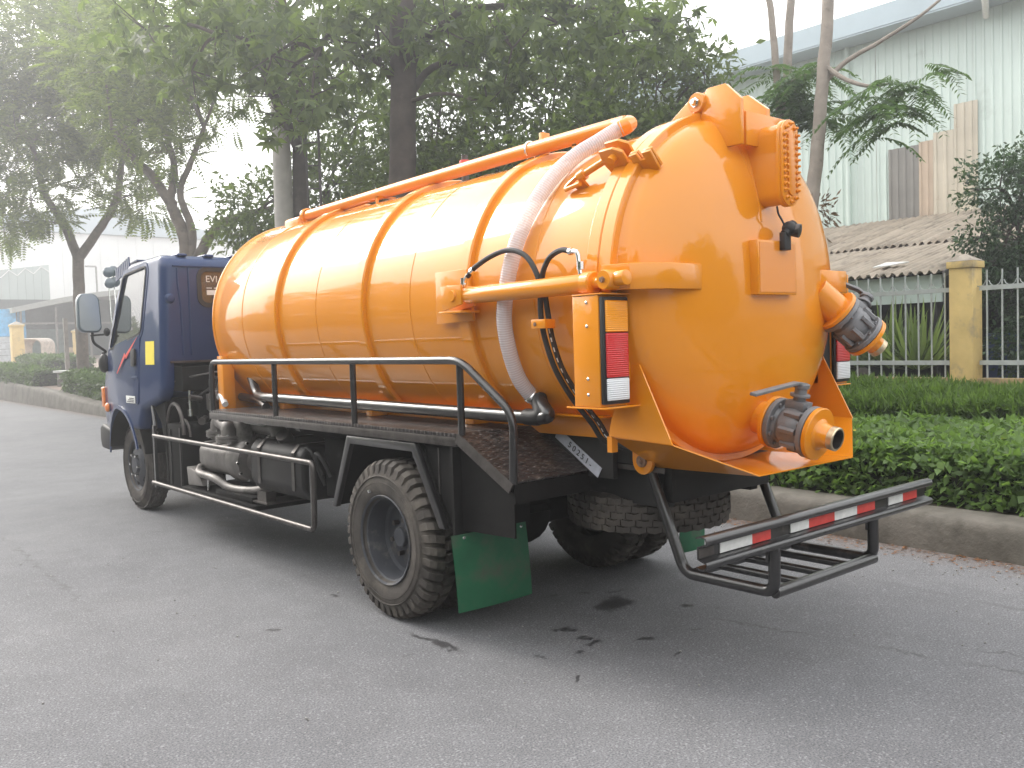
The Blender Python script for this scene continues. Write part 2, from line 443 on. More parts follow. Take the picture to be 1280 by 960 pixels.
# licence plate holder and reversing camera
MB().bb(-.145, .178, -1.862, -1.79, 1.785, 2.045).build('plate_holder', M['orange'], lid, bevel=.004)
MB().bb(-.133, .166, -1.8645, -1.8615, 1.797, 2.033).build('plate_face', M['orange_strip'], lid, bevel=0)
rc = MB().bb(.03, .085, -1.895, -1.864, 2.0, 2.085).sphere((.085, -1.885, 2.105), .036).cyl((.05, -1.88, 2.075), (.11, -1.895, 2.13), .022).build('reversing_camera', M['rubber_clean'], lid, bevel=.003)
MB().cyl((.095, -1.865, 2.105), (.115, -1.925, 2.09), .030, .034).build('camera_barrel', M['steel_dark'], lid, bevel=.003)
MB().tube(bez([(.022, -1.86, 2.21), (.02, -1.868, 2.175), (.05, -1.868, 2.145), (.06, -1.88, 2.11)], 5), .005, 6).build('camera_cable', M['rubber_clean'], lid)
# turnbuckle clamp and its lugs on the shoulder of the tank
def on_ring(ang, y, r): return Vector((CX - r * math.sin(R(ang)), y, ZC + r * math.cos(R(ang))))
def lug(ang, y0, y1, h, name, parent, notch=False, w=.016, da=0):
    mb = MB(); n = on_ring(ang, 0, 1) - on_ring(ang, 0, 0); n.normalize(); t = Vector((n.z, 0, -n.x))
    if notch: poly = [(y0, -.02), (y0 - .01, h), (y0 + (y1 - y0) * .34, h), (y0 + (y1 - y0) * .36, h * .55), (y0 + (y1 - y0) * .6, h * .55), (y0 + (y1 - y0) * .62, h), (y1, h), (y1, -.02)]
    else: poly = [(y0, -.02), (y0 - .01, h * .78), (y0 + (y1 - y0) * .30, h), (y1, h), (y1 + .02, h * .5), (y1, -.02)]
    b = on_ring(ang, 0, TR) + t * da
    P = [b + n * q + Vector((0, p, 0)) for p, q in poly]; N = len(P)
    mb.add([p - t * w / 2 for p in P] + [p + t * w / 2 for p in P], [tuple(range(N))[::-1], tuple(range(N, 2 * N))] + [(i, (i + 1) % N, N + (i + 1) % N, N + i) for i in range(N)])
    return mb.build(name, M['orange'], parent, bevel=.002)
for s in (-.03, .03):
    lug(47, -1.495, -1.375, .135, 'clamp_lug', tank, da=s)
    lug(49 + s * 30, -1.655, -1.535, .085, 'clamp_fork', lid, True, da=s * .8)
q0 = on_ring(47, -1.44, TR + .085)
MB().tube([q0 + Vector((.07 * .73, 0, .07 * .68)), q0 - Vector((.07 * .73, 0, .07 * .68))], .022, 14).build('clamp_pin', M['orange'], tank)
q1 = on_ring(51, -1.24, TR + .055)
MB().tube([q0, q1], .017, 12).tube([q1 - Vector((0, .0, 0)), on_ring(52, -1.205, TR + .05)], .028, 12).build('clamp_screw', M['orange'], tank)
lp = [on_ring(50.5, -1.235, TR + .065), on_ring(52.5, -1.12, TR + .03), on_ring(54.5, -1.105, TR + .025), on_ring(54.5, -1.23, TR + .045)]
MB().tube(fillet(lp, .03, 4), .012, 8).build('clamp_handle', M['orange'], tank)
MB().plate([on_ring(53, -1.16, TR), on_ring(53, -1.24, TR), on_ring(53, -1.24, TR + .06), on_ring(53, -1.16, TR + .02)], .012).build('clamp_gusset', M['orange'], tank)
# side cylinder (opens the lid) with its bracket and the wrap-round lid arm
MB().prism([(-.215, 1.705), (-.215, 1.995), (-.50, 1.995), (-.55, 1.715)][::-1], 'yz', -.838, -.818).build('bracket_plate', M['orange'], tank, bevel=.003)
MB().prism([(-.42, 1.90), (-.60, 1.90), (-.60, 1.80), (-.44, 1.77)], 'yz', -.955, -.94).build('bracket_ear', M['orange'], tank, bevel=.002)
MB().prism([(-.36, 1.915), (-.60, 1.895), (-.60, 1.79), (-.36, 1.76)], 'yz', -.868, -.852).build('bracket_ear', M['orange'], tank, bevel=.002)
MB().bb(-.955, -.83, -.60, -.40, 1.756, 1.768).build('bracket_shelf', M['orange'], tank, bevel=.002)
cl = MB().cyl((-.905, -.60, 1.846), (-.905, -1.50, 1.848), .045, seg=28).build('hydraulic_cylinder', M['orange'], truck, bevel=.004)
MB().lathe((-.905, -1.47, 1.848), (0, -1, 0), [(.045, 0), (.054, .004), (.054, .05), (.047, .058), (.001, .058)], 28).build('gland_collar', M['orange'], cl)
MB().cyl((-.905, -1.52, 1.848), (-.905, -1.60, 1.852), .026).build('piston_rod', M['orange'], cl)
MB().lathe((-.955, -.53, 1.846), (1, 0, 0), [(.001, -.012), (.028, -.012), (.03, -.006), (.03, .10), (.001, .10)], 20).build('pivot_pin', M['orange'], cl)
MB().lathe((-.945, -1.625, 1.855), (1, 0, 0), [(.001, -.01), (.040, -.01), (.044, -.004), (.044, .075), (.001, .075)], 24).build('rod_eye', M['orange'], cl)
MB().lathe((-.957, -1.625, 1.855), (1, 0, 0), [(.001, -.012), (.012, -.012), (.014, 0)], 6).build('pin_bolt', M['bolt'], cl)
MB().cyl((-.905, -1.66, 1.858), (-.905, -1.72, 1.86), .034).build('clevis_stub', M['orange'], lid, bevel=.004)
arm = MB()
o_ = [(-.905, -1.57), (-.865, -1.70), (-.70, -1.785), (-.48, -1.785)]
i_ = [(-.40, -1.745), (-.55, -1.66), (-.80, -1.555)]
arm.prism((o_ + i_)[::-1], 'xy', 1.81, 1.925)
arm.build('lid_arm', M['orange'], lid, bevel=.004)
arm = MB(); arm.prism([(2 * CX - x, y) for x, y in (o_ + i_)], 'xy', 1.81, 1.925); arm.build('lid_arm', M['orange'], lid, bevel=.004)
MB().bb(.94, 1.03, -1.66, -1.62, 1.77, 1.92).build('arm_end_plate', M['orange'], lid, bevel=.003)
# top pipe, its cradle, relief valve
pipe = MB().tube([(-.22, 2.40, 2.68), (-.22, 1.0, 2.705), (-.22, -.2, 2.72), (-.22, -1.04, 2.725), (-.226, -1.12, 2.722), (-.25, -1.165, 2.708), (-.285, -1.175, 2.69), (-.31, -1.15, 2.675)], .043, 20).build('top_pipe', M['orange'], truck)
MB().bb(-.27, -.13, 2.46, 2.74, 2.50, 2.685).build('pipe_elbow_box', M['orange'], tank, bevel=.03, bseg=3)
MB().lathe((-.22, 2.44, 2.68), (0, -1, 0), [(.05, 0), (.06, .01), (.06, .04), (.05, .05)], 20).build('pipe_collar', M['orange'], pipe)
for y in (1.22, -.80):
    MB().bb(-.30, -.288, y - .012, y + .012, 2.56, 2.665).bb(-.152, -.14, y - .012, y + .012, 2.58, 2.665).bb(-.30, -.14, y - .012, y + .012, 2.655, 2.668).build('pipe_cradle', M['orange'], tank)
MB().bb(-.16, -.10, -.40, -.37, 2.62, 2.825).build('pipe_post', M['orange'], tank, bevel=.003)
MB().tube([(-.22 + .047 * math.sin(R(a)), -.36, 2.722 + .047 * math.cos(R(a))) for a in range(-140, 150, 15)], .006, 6).build('hose_clip', M['chrome'], pipe)
rv = MB().cyl((.0, .56, 2.66), (.0, .56, 2.78), .026).build('relief_valve', M['steel_dark'], tank)
MB().cyl((0, .56, 2.78), (0, .56, 2.838), .038, seg=16).build('valve_cap', M['red_tape'], rv, bevel=.004)
MB().cyl((0, .56, 2.838), (0, .56, 2.872), .024, seg=12).build('valve_nut', M['steel_dark'], rv)
# ribbed clear hose down the left flank
hp = [(-.30, -1.165, 2.682), (-.325, -1.13, 2.665)] + [on_ring(a_, y_, TR + .05) for a_, y_ in ((30, -1.09), (38, -1.035), (48, -.985), (60, -.945), (71, -.905), (81, -.875), (90, -.845), (99, -.815), (109, -.805), (118, -.80))] + [(-.69, -.81, 1.33), (-.635, -.835, 1.275)]
hose = MB().tube(bez(hp, 8), .041, 18, uv=True).build('clear_hose', M['hose'], truck)
MB().lathe((-.665, -.822, 1.302), (-.6, .25, .62), [(.043, 0), (.047, .004), (.047, .022), (.043, .026)], 18).build('hose_clamp', M['chrome'], hose)
# hydraulic hoses with couplings
h1 = [(-.905, -.60, 1.945), (-.905, -.66, 1.985), (-.90, -.80, 2.035), (-.90, -.94, 2.05), (-.90, -1.06, 2.01), (-.90, -1.135, 1.92), (-.895, -1.15, 1.84), (-.885, -1.14, 1.72), (-.865, -1.145, 1.60), (-.82, -1.165, 1.45), (-.73, -1.19, 1.30), (-.62, -1.20, 1.18), (-.56, -1.22, 1.09), (-.50, -1.30, 1.05)]
h2 = [(-.905, -1.385, 2.00), (-.90, -1.31, 2.015), (-.895, -1.22, 1.985), (-.89, -1.165, 1.91), (-.88, -1.165, 1.84), (-.86, -1.165, 1.72), (-.84, -1.17, 1.60), (-.795, -1.19, 1.45), (-.70, -1.215, 1.30), (-.60, -1.235, 1.18), (-.545, -1.26, 1.09), (-.48, -1.36, 1.05)]
for h in (h1, h2):
    hh = MB().tube(bez(h, 6), .0135, 10).build('hydraulic_hose', M['rubber_clean'], truck)
hp_ = bez(h2, 12); mk = MB()
for k in range(64, 118, 4):
    d = (hp_[k + 2] - hp_[k]).normalized(); mk.box(hp_[k] + Vector((-.0125, -.005, .0)), (.003, .006, .022), d.to_track_quat('Z', 'Y').to_matrix())
mk.build('hose_print', M['white_paint'], hh)
for p0, p1, p2 in (((-.905, -.655, 1.98), (-.905, -.575, 1.935), (-.905, -.565, 1.885)), ((-.905, -1.37, 2.003), (-.905, -1.425, 2.0), (-.905, -1.44, 1.895))):
    MB().tube(fillet([p0, p1, p2], .03, 4), .012, 10).cyl(p0, Vector(p0) * .7 + Vector(p1) * .3, .018, seg=8).cyl(Vector(p2) + Vector((0, 0, .055)), Vector(p2) + Vector((0, 0, .02)), .018, seg=8).build('hose_coupling', M['chrome'], cl)
MB().bb(-.915, -.845, -1.20, -1.10, 1.655, 1.70).build('hose_strap', M['orange'], tank, bevel=.004)
MB().cyl((-.92, -1.13, 1.677), (-.914, -1.13, 1.677), .010, seg=6).build('strap_bolt', M['bolt'], tank)

# ---------------------------------------------------------------- tail lamps
def lamp_box(x0, x1, label=None, flip=False):
    y0, y1, z0, z1 = -1.60, -1.44, 1.295, 1.79
    b = MB().bb(x0, x1, y0, y1, z0, z1).build('tail_light', M['orange'], truck, bevel=.004)
    MB().bb(x0 - .004, x1 + .03, y0 - .03, y1, z1 + .001, z1 + .008).build('light_hood', M['orange'], b, bevel=.002)
    MB().bb(x0 - .004, x1 + (.08 if x0 < 0 else .004), y0 - .022, y1 + (.05 if x0 < 0 else 0), z0 - .009, z0 - .001).build('light_tray', M['orange'], b, bevel=.002)
    MB().bb(x0 + .004, x1 - .004, y0 - .022, y0 - .001, z0 + .012, z1 - .008).build('light_bezel', M['rubber_clean'], b, bevel=.006)
    a0, a1 = x0 + .018, x1 - .016; yb = y0 - .034
    MB().bb(a0, a1, yb, y0 - .02, 1.625, z1 - .024).build('amber_lens', M['amber'], b, bevel=.008, bseg=3)
    MB().bb(a0, a1, yb, y0 - .02, 1.425, 1.622).build('red_lens', M['red'], b, bevel=.008, bseg=3)
    MB().bb(a0, a1, yb, y0 - .02, z0 + .028, 1.422).build('white_lens', M['clear'], b, bevel=.008, bseg=3)
    for z in (1.76, 1.655, 1.42, 1.35):
        MB().lathe((x0 - .001, -1.53, z), (-1, 0, 0), [(.008, -.002), (.008, .002), (.005, .005), (.001, .006)], 8).build('screw', M['chrome'], b)
    return b
lamp_box(-.965, -.79)
rl = lamp_box(.93, 1.105)
MB().bb(-.80, -.62, -1.50, -1.485, 1.30, 1.42).build('light_bracket', M['orange'], truck)
MB().bb(.70, .93, -1.50, -1.485, 1.30, 1.42).build('light_bracket', M['dark'], truck)
MB().bb(.80, .925, -1.60, -1.44, 1.305, 1.72).build('light_back_box', M['rubber_clean'], truck, bevel=.004)
MB().bb(-.80, -.70, -1.46, -1.448, 1.742, 1.765).build('light_bracket', M['orange'], truck)

# ---------------------------------------------------------------- drip tray under the lid
def mx_(x): return 2 * CX - x
def mx_(x): return 2 * CX - x
def sheet(mb, pts, th=.008): mb.plate(pts, th)
tray = MB()
A_, B_, C_, D_ = (-.72, -1.42, 1.135), (-.72, -1.80, 1.118), (-.365, -2.0, .958), (mx_(-.365), -2.0, .958)
E_, F_ = (mx_(-.72), -1.80, 1.118), (mx_(-.72), -1.42, 1.135)
# trough floor with two side ramps
G_, H_ = (-.365, -1.40, .948), (mx_(-.365), -1.40, .948)
sheet(tray, [G_, C_, D_, H_], .006); sheet(tray, [A_, B_, C_, G_], .006); sheet(tray, [H_, D_, E_, F_], .006)
tray.build('drip_tray', M['orange'], truck)
for s in (0, 1):
    g = (lambda p: (mx_(p[0]), p[1], p[2])) if s else (lambda p: p)
    MB().plate([g(p) for p in [(-.724, -1.42, 1.138), (-.724, -1.44, 1.22), (-.724, -1.575, 1.475), (-.724, -1.62, 1.475), (-.724, -1.802, 1.12)]], .008).build('tray_side', M['orange'], truck)
MB().bb(-.73, -.69, -1.44, -1.41, 1.06, 1.135).build('tray_tab', M['orange'], truck)
for x in (-.44, mx_(-.44)):
    lugp = [(-1.315, 1.085), (-1.315, .99)] + [(-1.38 + .065 * math.cos(R(a)), .985 + .068 * math.sin(R(a))) for a in range(0, -181, -20)] + [(-1.445, 1.085)]
    l = MB().prism(lugp, 'yz', x - .012, x + .012).build('hinge_lug', M['orange'], truck, bevel=.002)
    MB().lathe((x - .012, -1.38, .985), (-1, 0, 0), [(.030, 0), (.030, .012), (.014, .013), (.012, .022), (.001, .023)], 18).build('lug_pin', M['bolt'], l)

# ---------------------------------------------------------------- discharge valves
def valve(name, p0, ax, handle_dir, up, sc=1., hl=.30):
    ax = Vector(ax).normalized(); p0 = Vector(p0); up = Vector(up); up = (up - ax * up.dot(ax)).normalized()
    v = MB().lathe(p0, ax, [(.001, -.16), (.082, -.16), (.082, .0), (.001, 0)], 28).build(name, M['orange'], truck)
    def L(prof, n, nm, mt, seg=32): return MB().lathe(p0, ax, [(r * sc, t * sc) for r, t in prof], seg).build(nm, M[mt], v, ang=30)
    L([(.07, 0), (.118, 0), (.122, .003), (.122, .020), (.118, .023), (.07, .023)], 0, 'pipe_flange', 'orange')
    L([(.06, .026), (.116, .026), (.119, .029), (.119, .048), (.116, .051), (.088, .052), (.078, .064), (.094, .085), (.099, .125), (.094, .16), (.08, .186), (.088, .196), (.116, .197), (.119, .200), (.119, .220), (.116, .223), (.06, .223)], 0, 'valve_body', 'iron')
    L([(.06, .227), (.116, .227), (.12, .230), (.12, .248), (.116, .251), (.072, .252), (.060, .262), (.054, .285), (.052, .310)], 0, 'outlet_flange', 'orange')
    L([(.050, .307), (.053, .309), (.054, .336), (.050, .340), (.044, .340), (.044, .300), (.044, .298)], 0, 'outlet_mouth', 'brass')
    L([(.0438, .337), (.0435, .20), (.001, .20)], 0, 'outlet_bore', 'steel_dark')
    w = ax.cross(up)
    for t0, t1, r_, n in ((.018, .062, .098, 8), (.186, .234, .098, 8)):
        for k in range(n):
            a = 2 * math.pi * (k + .5) / n; d = (up * math.cos(a) + w * math.sin(a)) * r_ * sc
            MB().cyl(p0 + ax * t0 * sc + d, p0 + ax * t1 * sc + d, .011 * sc, seg=6).build('stud', M['iron'], v)
    for k in range(8):
        a = 2 * math.pi * k / 8; d = (up * math.cos(a) + w * math.sin(a)) * .099 * sc
        MB().cyl(p0 + ax * .105 * sc + d, p0 + ax * .185 * sc + d, .016 * sc, seg=6).build('body_bolt', M['iron'], v)
    q = p0 + ax * .122 * sc
    MB().box(q + up * .105 * sc, (.075 * sc, .095 * sc, .04 * sc), Matrix((w, ax, up)).transposed()).cyl(q + up * .11 * sc, q + up * .20 * sc, .028 * sc, seg=16).cyl(q + up * .145 * sc, q + up * .158 * sc, .045 * sc, seg=16).cyl(q + up * .185 * sc, q + up * .205 * sc, .038 * sc, seg=8).build('valve_neck', M['iron'], v, bevel=.002)
    hd = Vector(handle_dir); hd = (hd - up * hd.dot(up)).normalized(); hb = q + up * .20 * sc; sd_ = up.cross(hd)
    hm = MB(); pts = [hb - hd * .03, hb + hd * .06 + up * .012, hb + hd * hl + up * .0 - up * .012]
    for a_, b_ in zip(pts[:-1], pts[1:]):
        dd = (b_ - a_); hm.box((a_ + b_) / 2, (dd.length + .01, .032 * sc, .014 * sc), Matrix((dd.normalized(), sd_, dd.normalized().cross(sd_))).transposed())
    hm.build('valve_handle', M['iron'], v, bevel=.003)
    return v
valve('discharge_valve', (CX, -1.80, 1.165), (0.0, -1, -.20), (-1, -.08, .0), (0, 0, 1), 1.06, .44)
MB().tube([(CX, -1.70, 1.19), (CX, -1.80, 1.165)], .085, 24).build('outlet_pipe', M['orange'], lid)
uv_ = valve('upper_valve', (.66, -1.79, 1.715), (.50, -.30, -.50), (-.35, .65, .62), (.70, -.1, .70), 1.0, .24)

# ---------------------------------------------------------------- chassis, sub-frame, platform
ch = MB().bb(-.35, -.28, -1.44, 5.5, .74, .96).bb(mx_(-.35), mx_(-.28), -1.44, 5.5, .74, .96)
for y in (-1.2, -.3, .6, 1.6, 2.6, 3.4): ch.bb(-.28, mx_(-.28), y - .05, y + .05, .76, .92)
frame = ch.build('chassis_frame', M['chassis'], truck, bevel=.006)
MB().bb(-.37, mx_(-.37), -1.50, -1.442, .775, .955).build('rear_crossmember', M['chassis'], frame, bevel=.006)
MB().bb(-.43, -.35, -1.42, 3.0, .962, 1.085).bb(mx_(-.43), mx_(-.35), -1.42, 3.0, .962, 1.085).build('sub_frame', M['chassis'], frame, bevel=.005)
MB().bb(-.43, -.425, -1.5, -.75, .93, .955).build('frame_lip', M['steel_dark'], frame)
sp = MB()
sp.prism([(-1.27, 1.245), (-1.27, 1.09), (-.60, 1.09), (-.42, 1.09), (3.0, 1.09), (3.0, 1.245)], 'yz', -.50, -.44)
sp.prism([(-1.27, 1.245), (-1.27, 1.09), (3.0, 1.09), (3.0, 1.245)], 'yz', mx_(-.44), mx_(-.50))
sp.build('tank_sill', M['orange'], tank, bevel=.003)
MB().bb(-.56, -.43, -1.26, 3.0, 1.247, 1.257).build('sill_flange', M['orange'], tank)
MB().bb(-.60, -.44, -1.26, 3.0, 1.205, 1.213).build('sill_flange', M['orange'], tank)
for y in (2.98,):
    MB().bb(-.80, mx_(-.80), y, y + .012, 1.06, 1.55).build('front_saddle_plate', M['orange'], tank, bevel=.003)
    MB().bb(-.80, -.70, y - .10, y - .002, 1.10, 1.55).build('saddle_gusset', M['orange'], tank, bevel=.003)
for y in (2.2, .9, -.2):
    MB().bb(-.62, mx_(-.62), y - .04, y + .04, 1.045, 1.20).build('saddle', M['orange'], tank, bevel=.003)
# walkway on both sides
def uvp(co): return (co.y, co.x if abs(co.z - 1.1) < .2 else co.x)
for s in (0, 1):
    g = (lambda x: mx_(x)) if s else (lambda x: x)
    x0, x1 = sorted((g(-1.0), g(-.45)))
    MB().bb(x0, x1, -.60, 2.70, 1.105, 1.125).build('walkway', M['tread_plate'], truck, bevel=.002, planar_uv=lambda c: (c.y, c.x))
    MB().plate([(x0, -.602, 1.123), (x1, -.602, 1.123), (x1, -1.02, .905), (x0, -1.02, .905)], .012).build('sloped_walkway', M['tread_plate'], truck, planar_uv=lambda c: (c.y * 1.13, c.x))
    xe = g(-1.0); xa, xb = sorted((xe, xe + (.045 if not s else -.045)))
    MB().bb(xa - .004, xb, -.58, 2.702, 1.055, 1.103).build('walkway_edge', M['steel_dark'], truck, bevel=.003)
    MB().plate([(xe - .002, -.575, 1.075), (xe - .002, -.60, 1.128), (xe - .002, -1.035, .905), (xe - .002, -1.0, .855)], .008).build('slope_edge', M['steel_dark'], truck)
    MB().bb(x0 + .02, x1 - .01, -1.02, -1.0, .80, .897).build('walkway_skirt', M['dark'], truck)
    if not s:
        for y in (2.5, 1.2, .0):
            MB().bb(x0, x1, y - .03, y + .03, 1.04, 1.103).build('walkway_bearer', M['chassis'], truck)
# handrail
RX = -.985
rail = MB().tube(fillet([(RX, 2.66, 1.12), (RX, 2.66, 1.508), (RX, -.62, 1.508), (RX, -1.03, 1.245), (RX, -1.015, .90)], .09, 6), .021, 14).build('handrail', M['black'], truck)
for y in (1.55, .475, -.61):
    MB().cyl((RX, y, 1.12), (RX, y, 1.49), .019, seg=14).build('rail_post', M['black'], rail)
# suction pipe lying on the walkway
sp_ = MB().tube(fillet([(-.62, 3.15, 1.40), (-.62, 2.75, 1.40), (-.66, 2.55, 1.225), (-.70, 2.3, 1.218), (-.70, -.90, 1.198), (-.70, -.985, 1.21), (-.665, -.86, 1.29)], .09, 6), .036, 18).build('suction_pipe', M['black'], truck)
MB().tube(fillet([(-.70, -.80, 1.20), (-.70, -.93, 1.20), (-.655, -.85, 1.30)], .06, 6), .044, 16).build('pipe_elbow', M['rubber_clean'], sp_)
MB().tube(fillet([(-.60, 3.05, 1.20), (-.64, 2.55, 1.19), (-.68, 2.35, 1.14)], .08, 6), .033, 14).build('branch_pipe', M['black'], sp_)
# white paper tag with pencilled digits on the frame
tg = Vector((-.47, -.95, 1.0)); tdir = Vector((0, -.85, -.52)).normalized(); tup = Vector((0, -.52, .85)).normalized()
c0 = [tg - tdir * .185 - tup * .030, tg + tdir * .185 - tup * .030, tg + tdir * .185 + tup * .030, tg - tdir * .185 + tup * .030]
tagp = MB().plate([p + Vector((-.006, 0, 0)) for p in c0], .003).build('paper_tag', M['paper'], truck)
put_text('tag_digits', '5 0 2 5 1 -', .047, tg + tdir * .02 + Vector((-.0095, 0, 0)), tdir, tup, M['ink'], tagp)
MB().bb(-.472, -.44, -1.2, -.72, .88, 1.088).build('tag_backing', M['chassis'], frame)

# ---------------------------------------------------------------- wheels
def tyre_profile(ro, ri, w):
    """sidewall and crown, radius against axial offset from the outer face"""
    s = ro - ri
    return [(ri - .012, .035), (ri + .004, .016), (ri + s * .18, .010), (ri + s * .45, .0), (ri + s * .72, .010), (ro - .030, .026), (ro - .008, .045), (ro - .003, w * .5), (ro - .008, w - .045), (ro - .030, w - .026),
            (ri + s * .72, w - .010), (ri + s * .45, w), (ri + s * .18, w - .010), (ri + .004, w - .016), (ri - .012, w - .035)]
def lug_blocks(o, ax, ro, w, n, kind, drop=.0):
    o = Vector(o); ax = Vector(ax).normalized(); u = ax.orthogonal().normalized(); v = ax.cross(u); mb = MB()
    def pt(r, an, t): return o + ax * t + (u * math.cos(an) + v * math.sin(an)) * r
    for k in range(n):
        a = 2 * math.pi * k / n; da = 2 * math.pi / n
        if kind == 'lug':                                   # bias-ply shoulder lugs running round to a zigzag crown
            for sgn in (0, 1):
                ts = [(.008, ro - .085, 0.0), (.020, ro - .022, .0), (.050, ro + .002, .08), (w * .46, ro + .005, .26)]
                if sgn: ts = [(w - t, r, sh + .5) for t, r, sh in ts]
                for (t0, r0, s0), (t1, r1, s1) in zip(ts[:-1], ts[1:]):
                    a0, a1 = a + s0 * da, a + s1 * da; hw0, hw1 = .29 * da, .29 * da; d = .034
                    V = [pt(r0, a0 - hw0, t0), pt(r0, a0 + hw0, t0), pt(r1, a1 + hw1, t1), pt(r1, a1 - hw1, t1)]
                    I = [pt(r0 - d, a0 - hw0 * 1.2, t0), pt(r0 - d, a0 + hw0 * 1.2, t0), pt(r1 - d, a1 + hw1 * 1.2, t1), pt(r1 - d, a1 - hw1 * 1.2, t1)]
                    mb.add(V + I, [(0, 1, 2, 3), (0, 4, 5, 1), (1, 5, 6, 2), (2, 6, 7, 3), (3, 7, 4, 0)])
        else:                                               # road tread: five rows of blocks
            nr = 5
            for j in range(nr):
                t0 = .022 + (w - .044) * j / nr; t1 = t0 + (w - .044) / nr * .86; of = (.37 * j) * da
                r_ = ro - (.010 if j in (0, nr - 1) else 0)
                ja, jb = a + of + .02 * da, a + of + .955 * da; jm = (ja + jb) / 2; zg = (t1 - t0) * .24
                V = [pt(r_, ja, t0), pt(r_, jm, t0 + zg), pt(r_, jb, t0), pt(r_, jb, t1), pt(r_, jm, t1 + zg), pt(r_, ja, t1)]
                I = [pt(r_ - .018, ja, t0), pt(r_ - .018, jm, t0 + zg), pt(r_ - .018, jb, t0), pt(r_ - .018, jb, t1), pt(r_ - .018, jm, t1 + zg), pt(r_ - .018, ja, t1)]
                mb.add(V + I, [(0, 1, 4, 5), (1, 2, 3, 4)] + [(i, (i + 1) % 6, 6 + (i + 1) % 6, 6 + i) for i in range(6)])
    return mb
def wheel(name, o, ax, ro, w, kind, dish, tread, rim_mat='rim', nuts=True, ri=.255):
    """o = centre of the outer face, ax = direction from the outer face inwards"""
    o = Vector(o); ax = Vector(ax).normalized()
    t = MB().lathe(o, ax, tyre_profile(ro - (.026 if tread == 'lug' else .012), ri, w), 72).build(name, M['rubber'], truck, ang=50)
    if tread:
        tb = lug_blocks(o, ax, ro, w, 40 if tread == 'lug' else 34, tread).build('tread', M['rubber'], t, smooth=False)
        tb['kind'] = 'stuff'
    for rr_ in (ri + .085, ri + .12):                        # moulded rings on the side wall
        MB().lathe(o, ax, [(rr_ - .004, .006), (rr_, -.002), (rr_ + .004, .006)], 72).build('sidewall_ring', M['rubber'], t)
    if dish == 'deep':
        p = [(ri - .006, .012), (ri + .006, .004), (ri + .010, .010), (ri - .004, .030), (ri - .020, .040), (ri - .026, .10), (ri - .034, .150), (ri - .05, .165), (.17, .168), (.125, .155), (.001, .155)]
    else:
        p = [(ri - .006, .02), (ri + .006, .012), (ri + .008, .020), (ri - .01, .045), (ri - .03, .06), (.205, .055), (.165, .020), (.135, .012), (.10, .012), (.085, -.010), (.060, -.014), (.001, -.014)]
    rm = MB().lathe(o, ax, p, 48).build('rim', M[rim_mat], t, ang=30)
    u = ax.orthogonal().normalized(); v = ax.cross(u)
    if dish == 'deep':
        MB().lathe(o, ax, [(.001, .105), (.050, .105), (.058, .110), (.060, .135), (.080, .142), (.085, .156)], 28).build('hub', M['rim'], t, ang=30)
        for k in range(6):
            a = 2 * math.pi * k / 6; c = o + (u * math.cos(a) + v * math.sin(a)) * .105
            MB().cyl(c + ax * .12, c + ax * .158, .016, seg=6).build('wheel_nut', M['steel_dark'], t)
    elif nuts:
        for k in range(6):
            a = 2 * math.pi * (k + .3) / 6; c = o + (u * math.cos(a) + v * math.sin(a)) * .112
            MB().cyl(c - ax * .022, c + ax * .015, .015, .018, seg=6).build('wheel_nut', M['chrome'], t)
        for k in range(6):
            a = 2 * math.pi * k / 6; c = o + (u * math.cos(a) + v * math.sin(a)) * .187
            MB().lathe(c + ax * .036, -ax, [(.001, .004), (.026, .003), (.030, -.004)], 14).build('rim_slot', M['dark'], t)
    return t
def deep_wheel_pair(sgn):
    ax = (1, 0, 0) if sgn < 0 else (-1, 0, 0); xo = -1.0 if sgn < 0 else mx_(-1.0)
    wheel('rear_wheel', (xo + sgn * .04, .11, .464), ax, .464, .235, None, 'deep', 'lug')
    wheel('inner_rear_wheel', (xo - sgn * .25, .11, .464), ax, .464, .235, None, 'deep', 'lug')
deep_wheel_pair(-1); deep_wheel_pair(1)
MB().lathe((-1.043, .23, .74), (-1, 0, 0), [(.012, 0), (.010, .012), (.001, .014)], 8).build('valve_stem', M['chrome'], truck)
wheel('front_wheel', (-.825, 5.13, .455), (1, 0, 0), .455, .21, None, 'flat', 'road')
wheel('front_wheel', (mx_(-.825), 5.13, .455), (-1, 0, 0), .455, .21, None, 'flat', 'road')
wheel('spare_wheel', (0.03, -.985, .785), (0, 0, -1), .455, .225, None, 'deep', 'road')
MB().cyl((-.80, .11, .464), (mx_(-.80), .11, .464), .085).sphere((CX, .11, .47), .20, 16, 10, (1, .8, 1)).build('rear_axle', M['dark'], truck)
MB().cyl((-.7, 5.13, .42), (mx_(-.7), 5.13, .42), .06).build('front_axle', M['dark'], truck)
for x in (-.38, mx_(-.38)):
    lf = MB()
    for k in range(6):
        lf.tube([(x, -.62 + .06 * k, .66 - .012 * k), (x, -.3, .585 - .012 * k), (x, 0, .56 - .012 * k), (x, .3, .585 - .012 * k), (x, .62 - .06 * k, .66 - .012 * k)], .028, 4)
    lf.build('leaf_spring', M['dark'], truck)
MB().cyl((CX, .2, .55), (CX, 3.6, .72), .055).build('drive_shaft', M['dark'], truck)
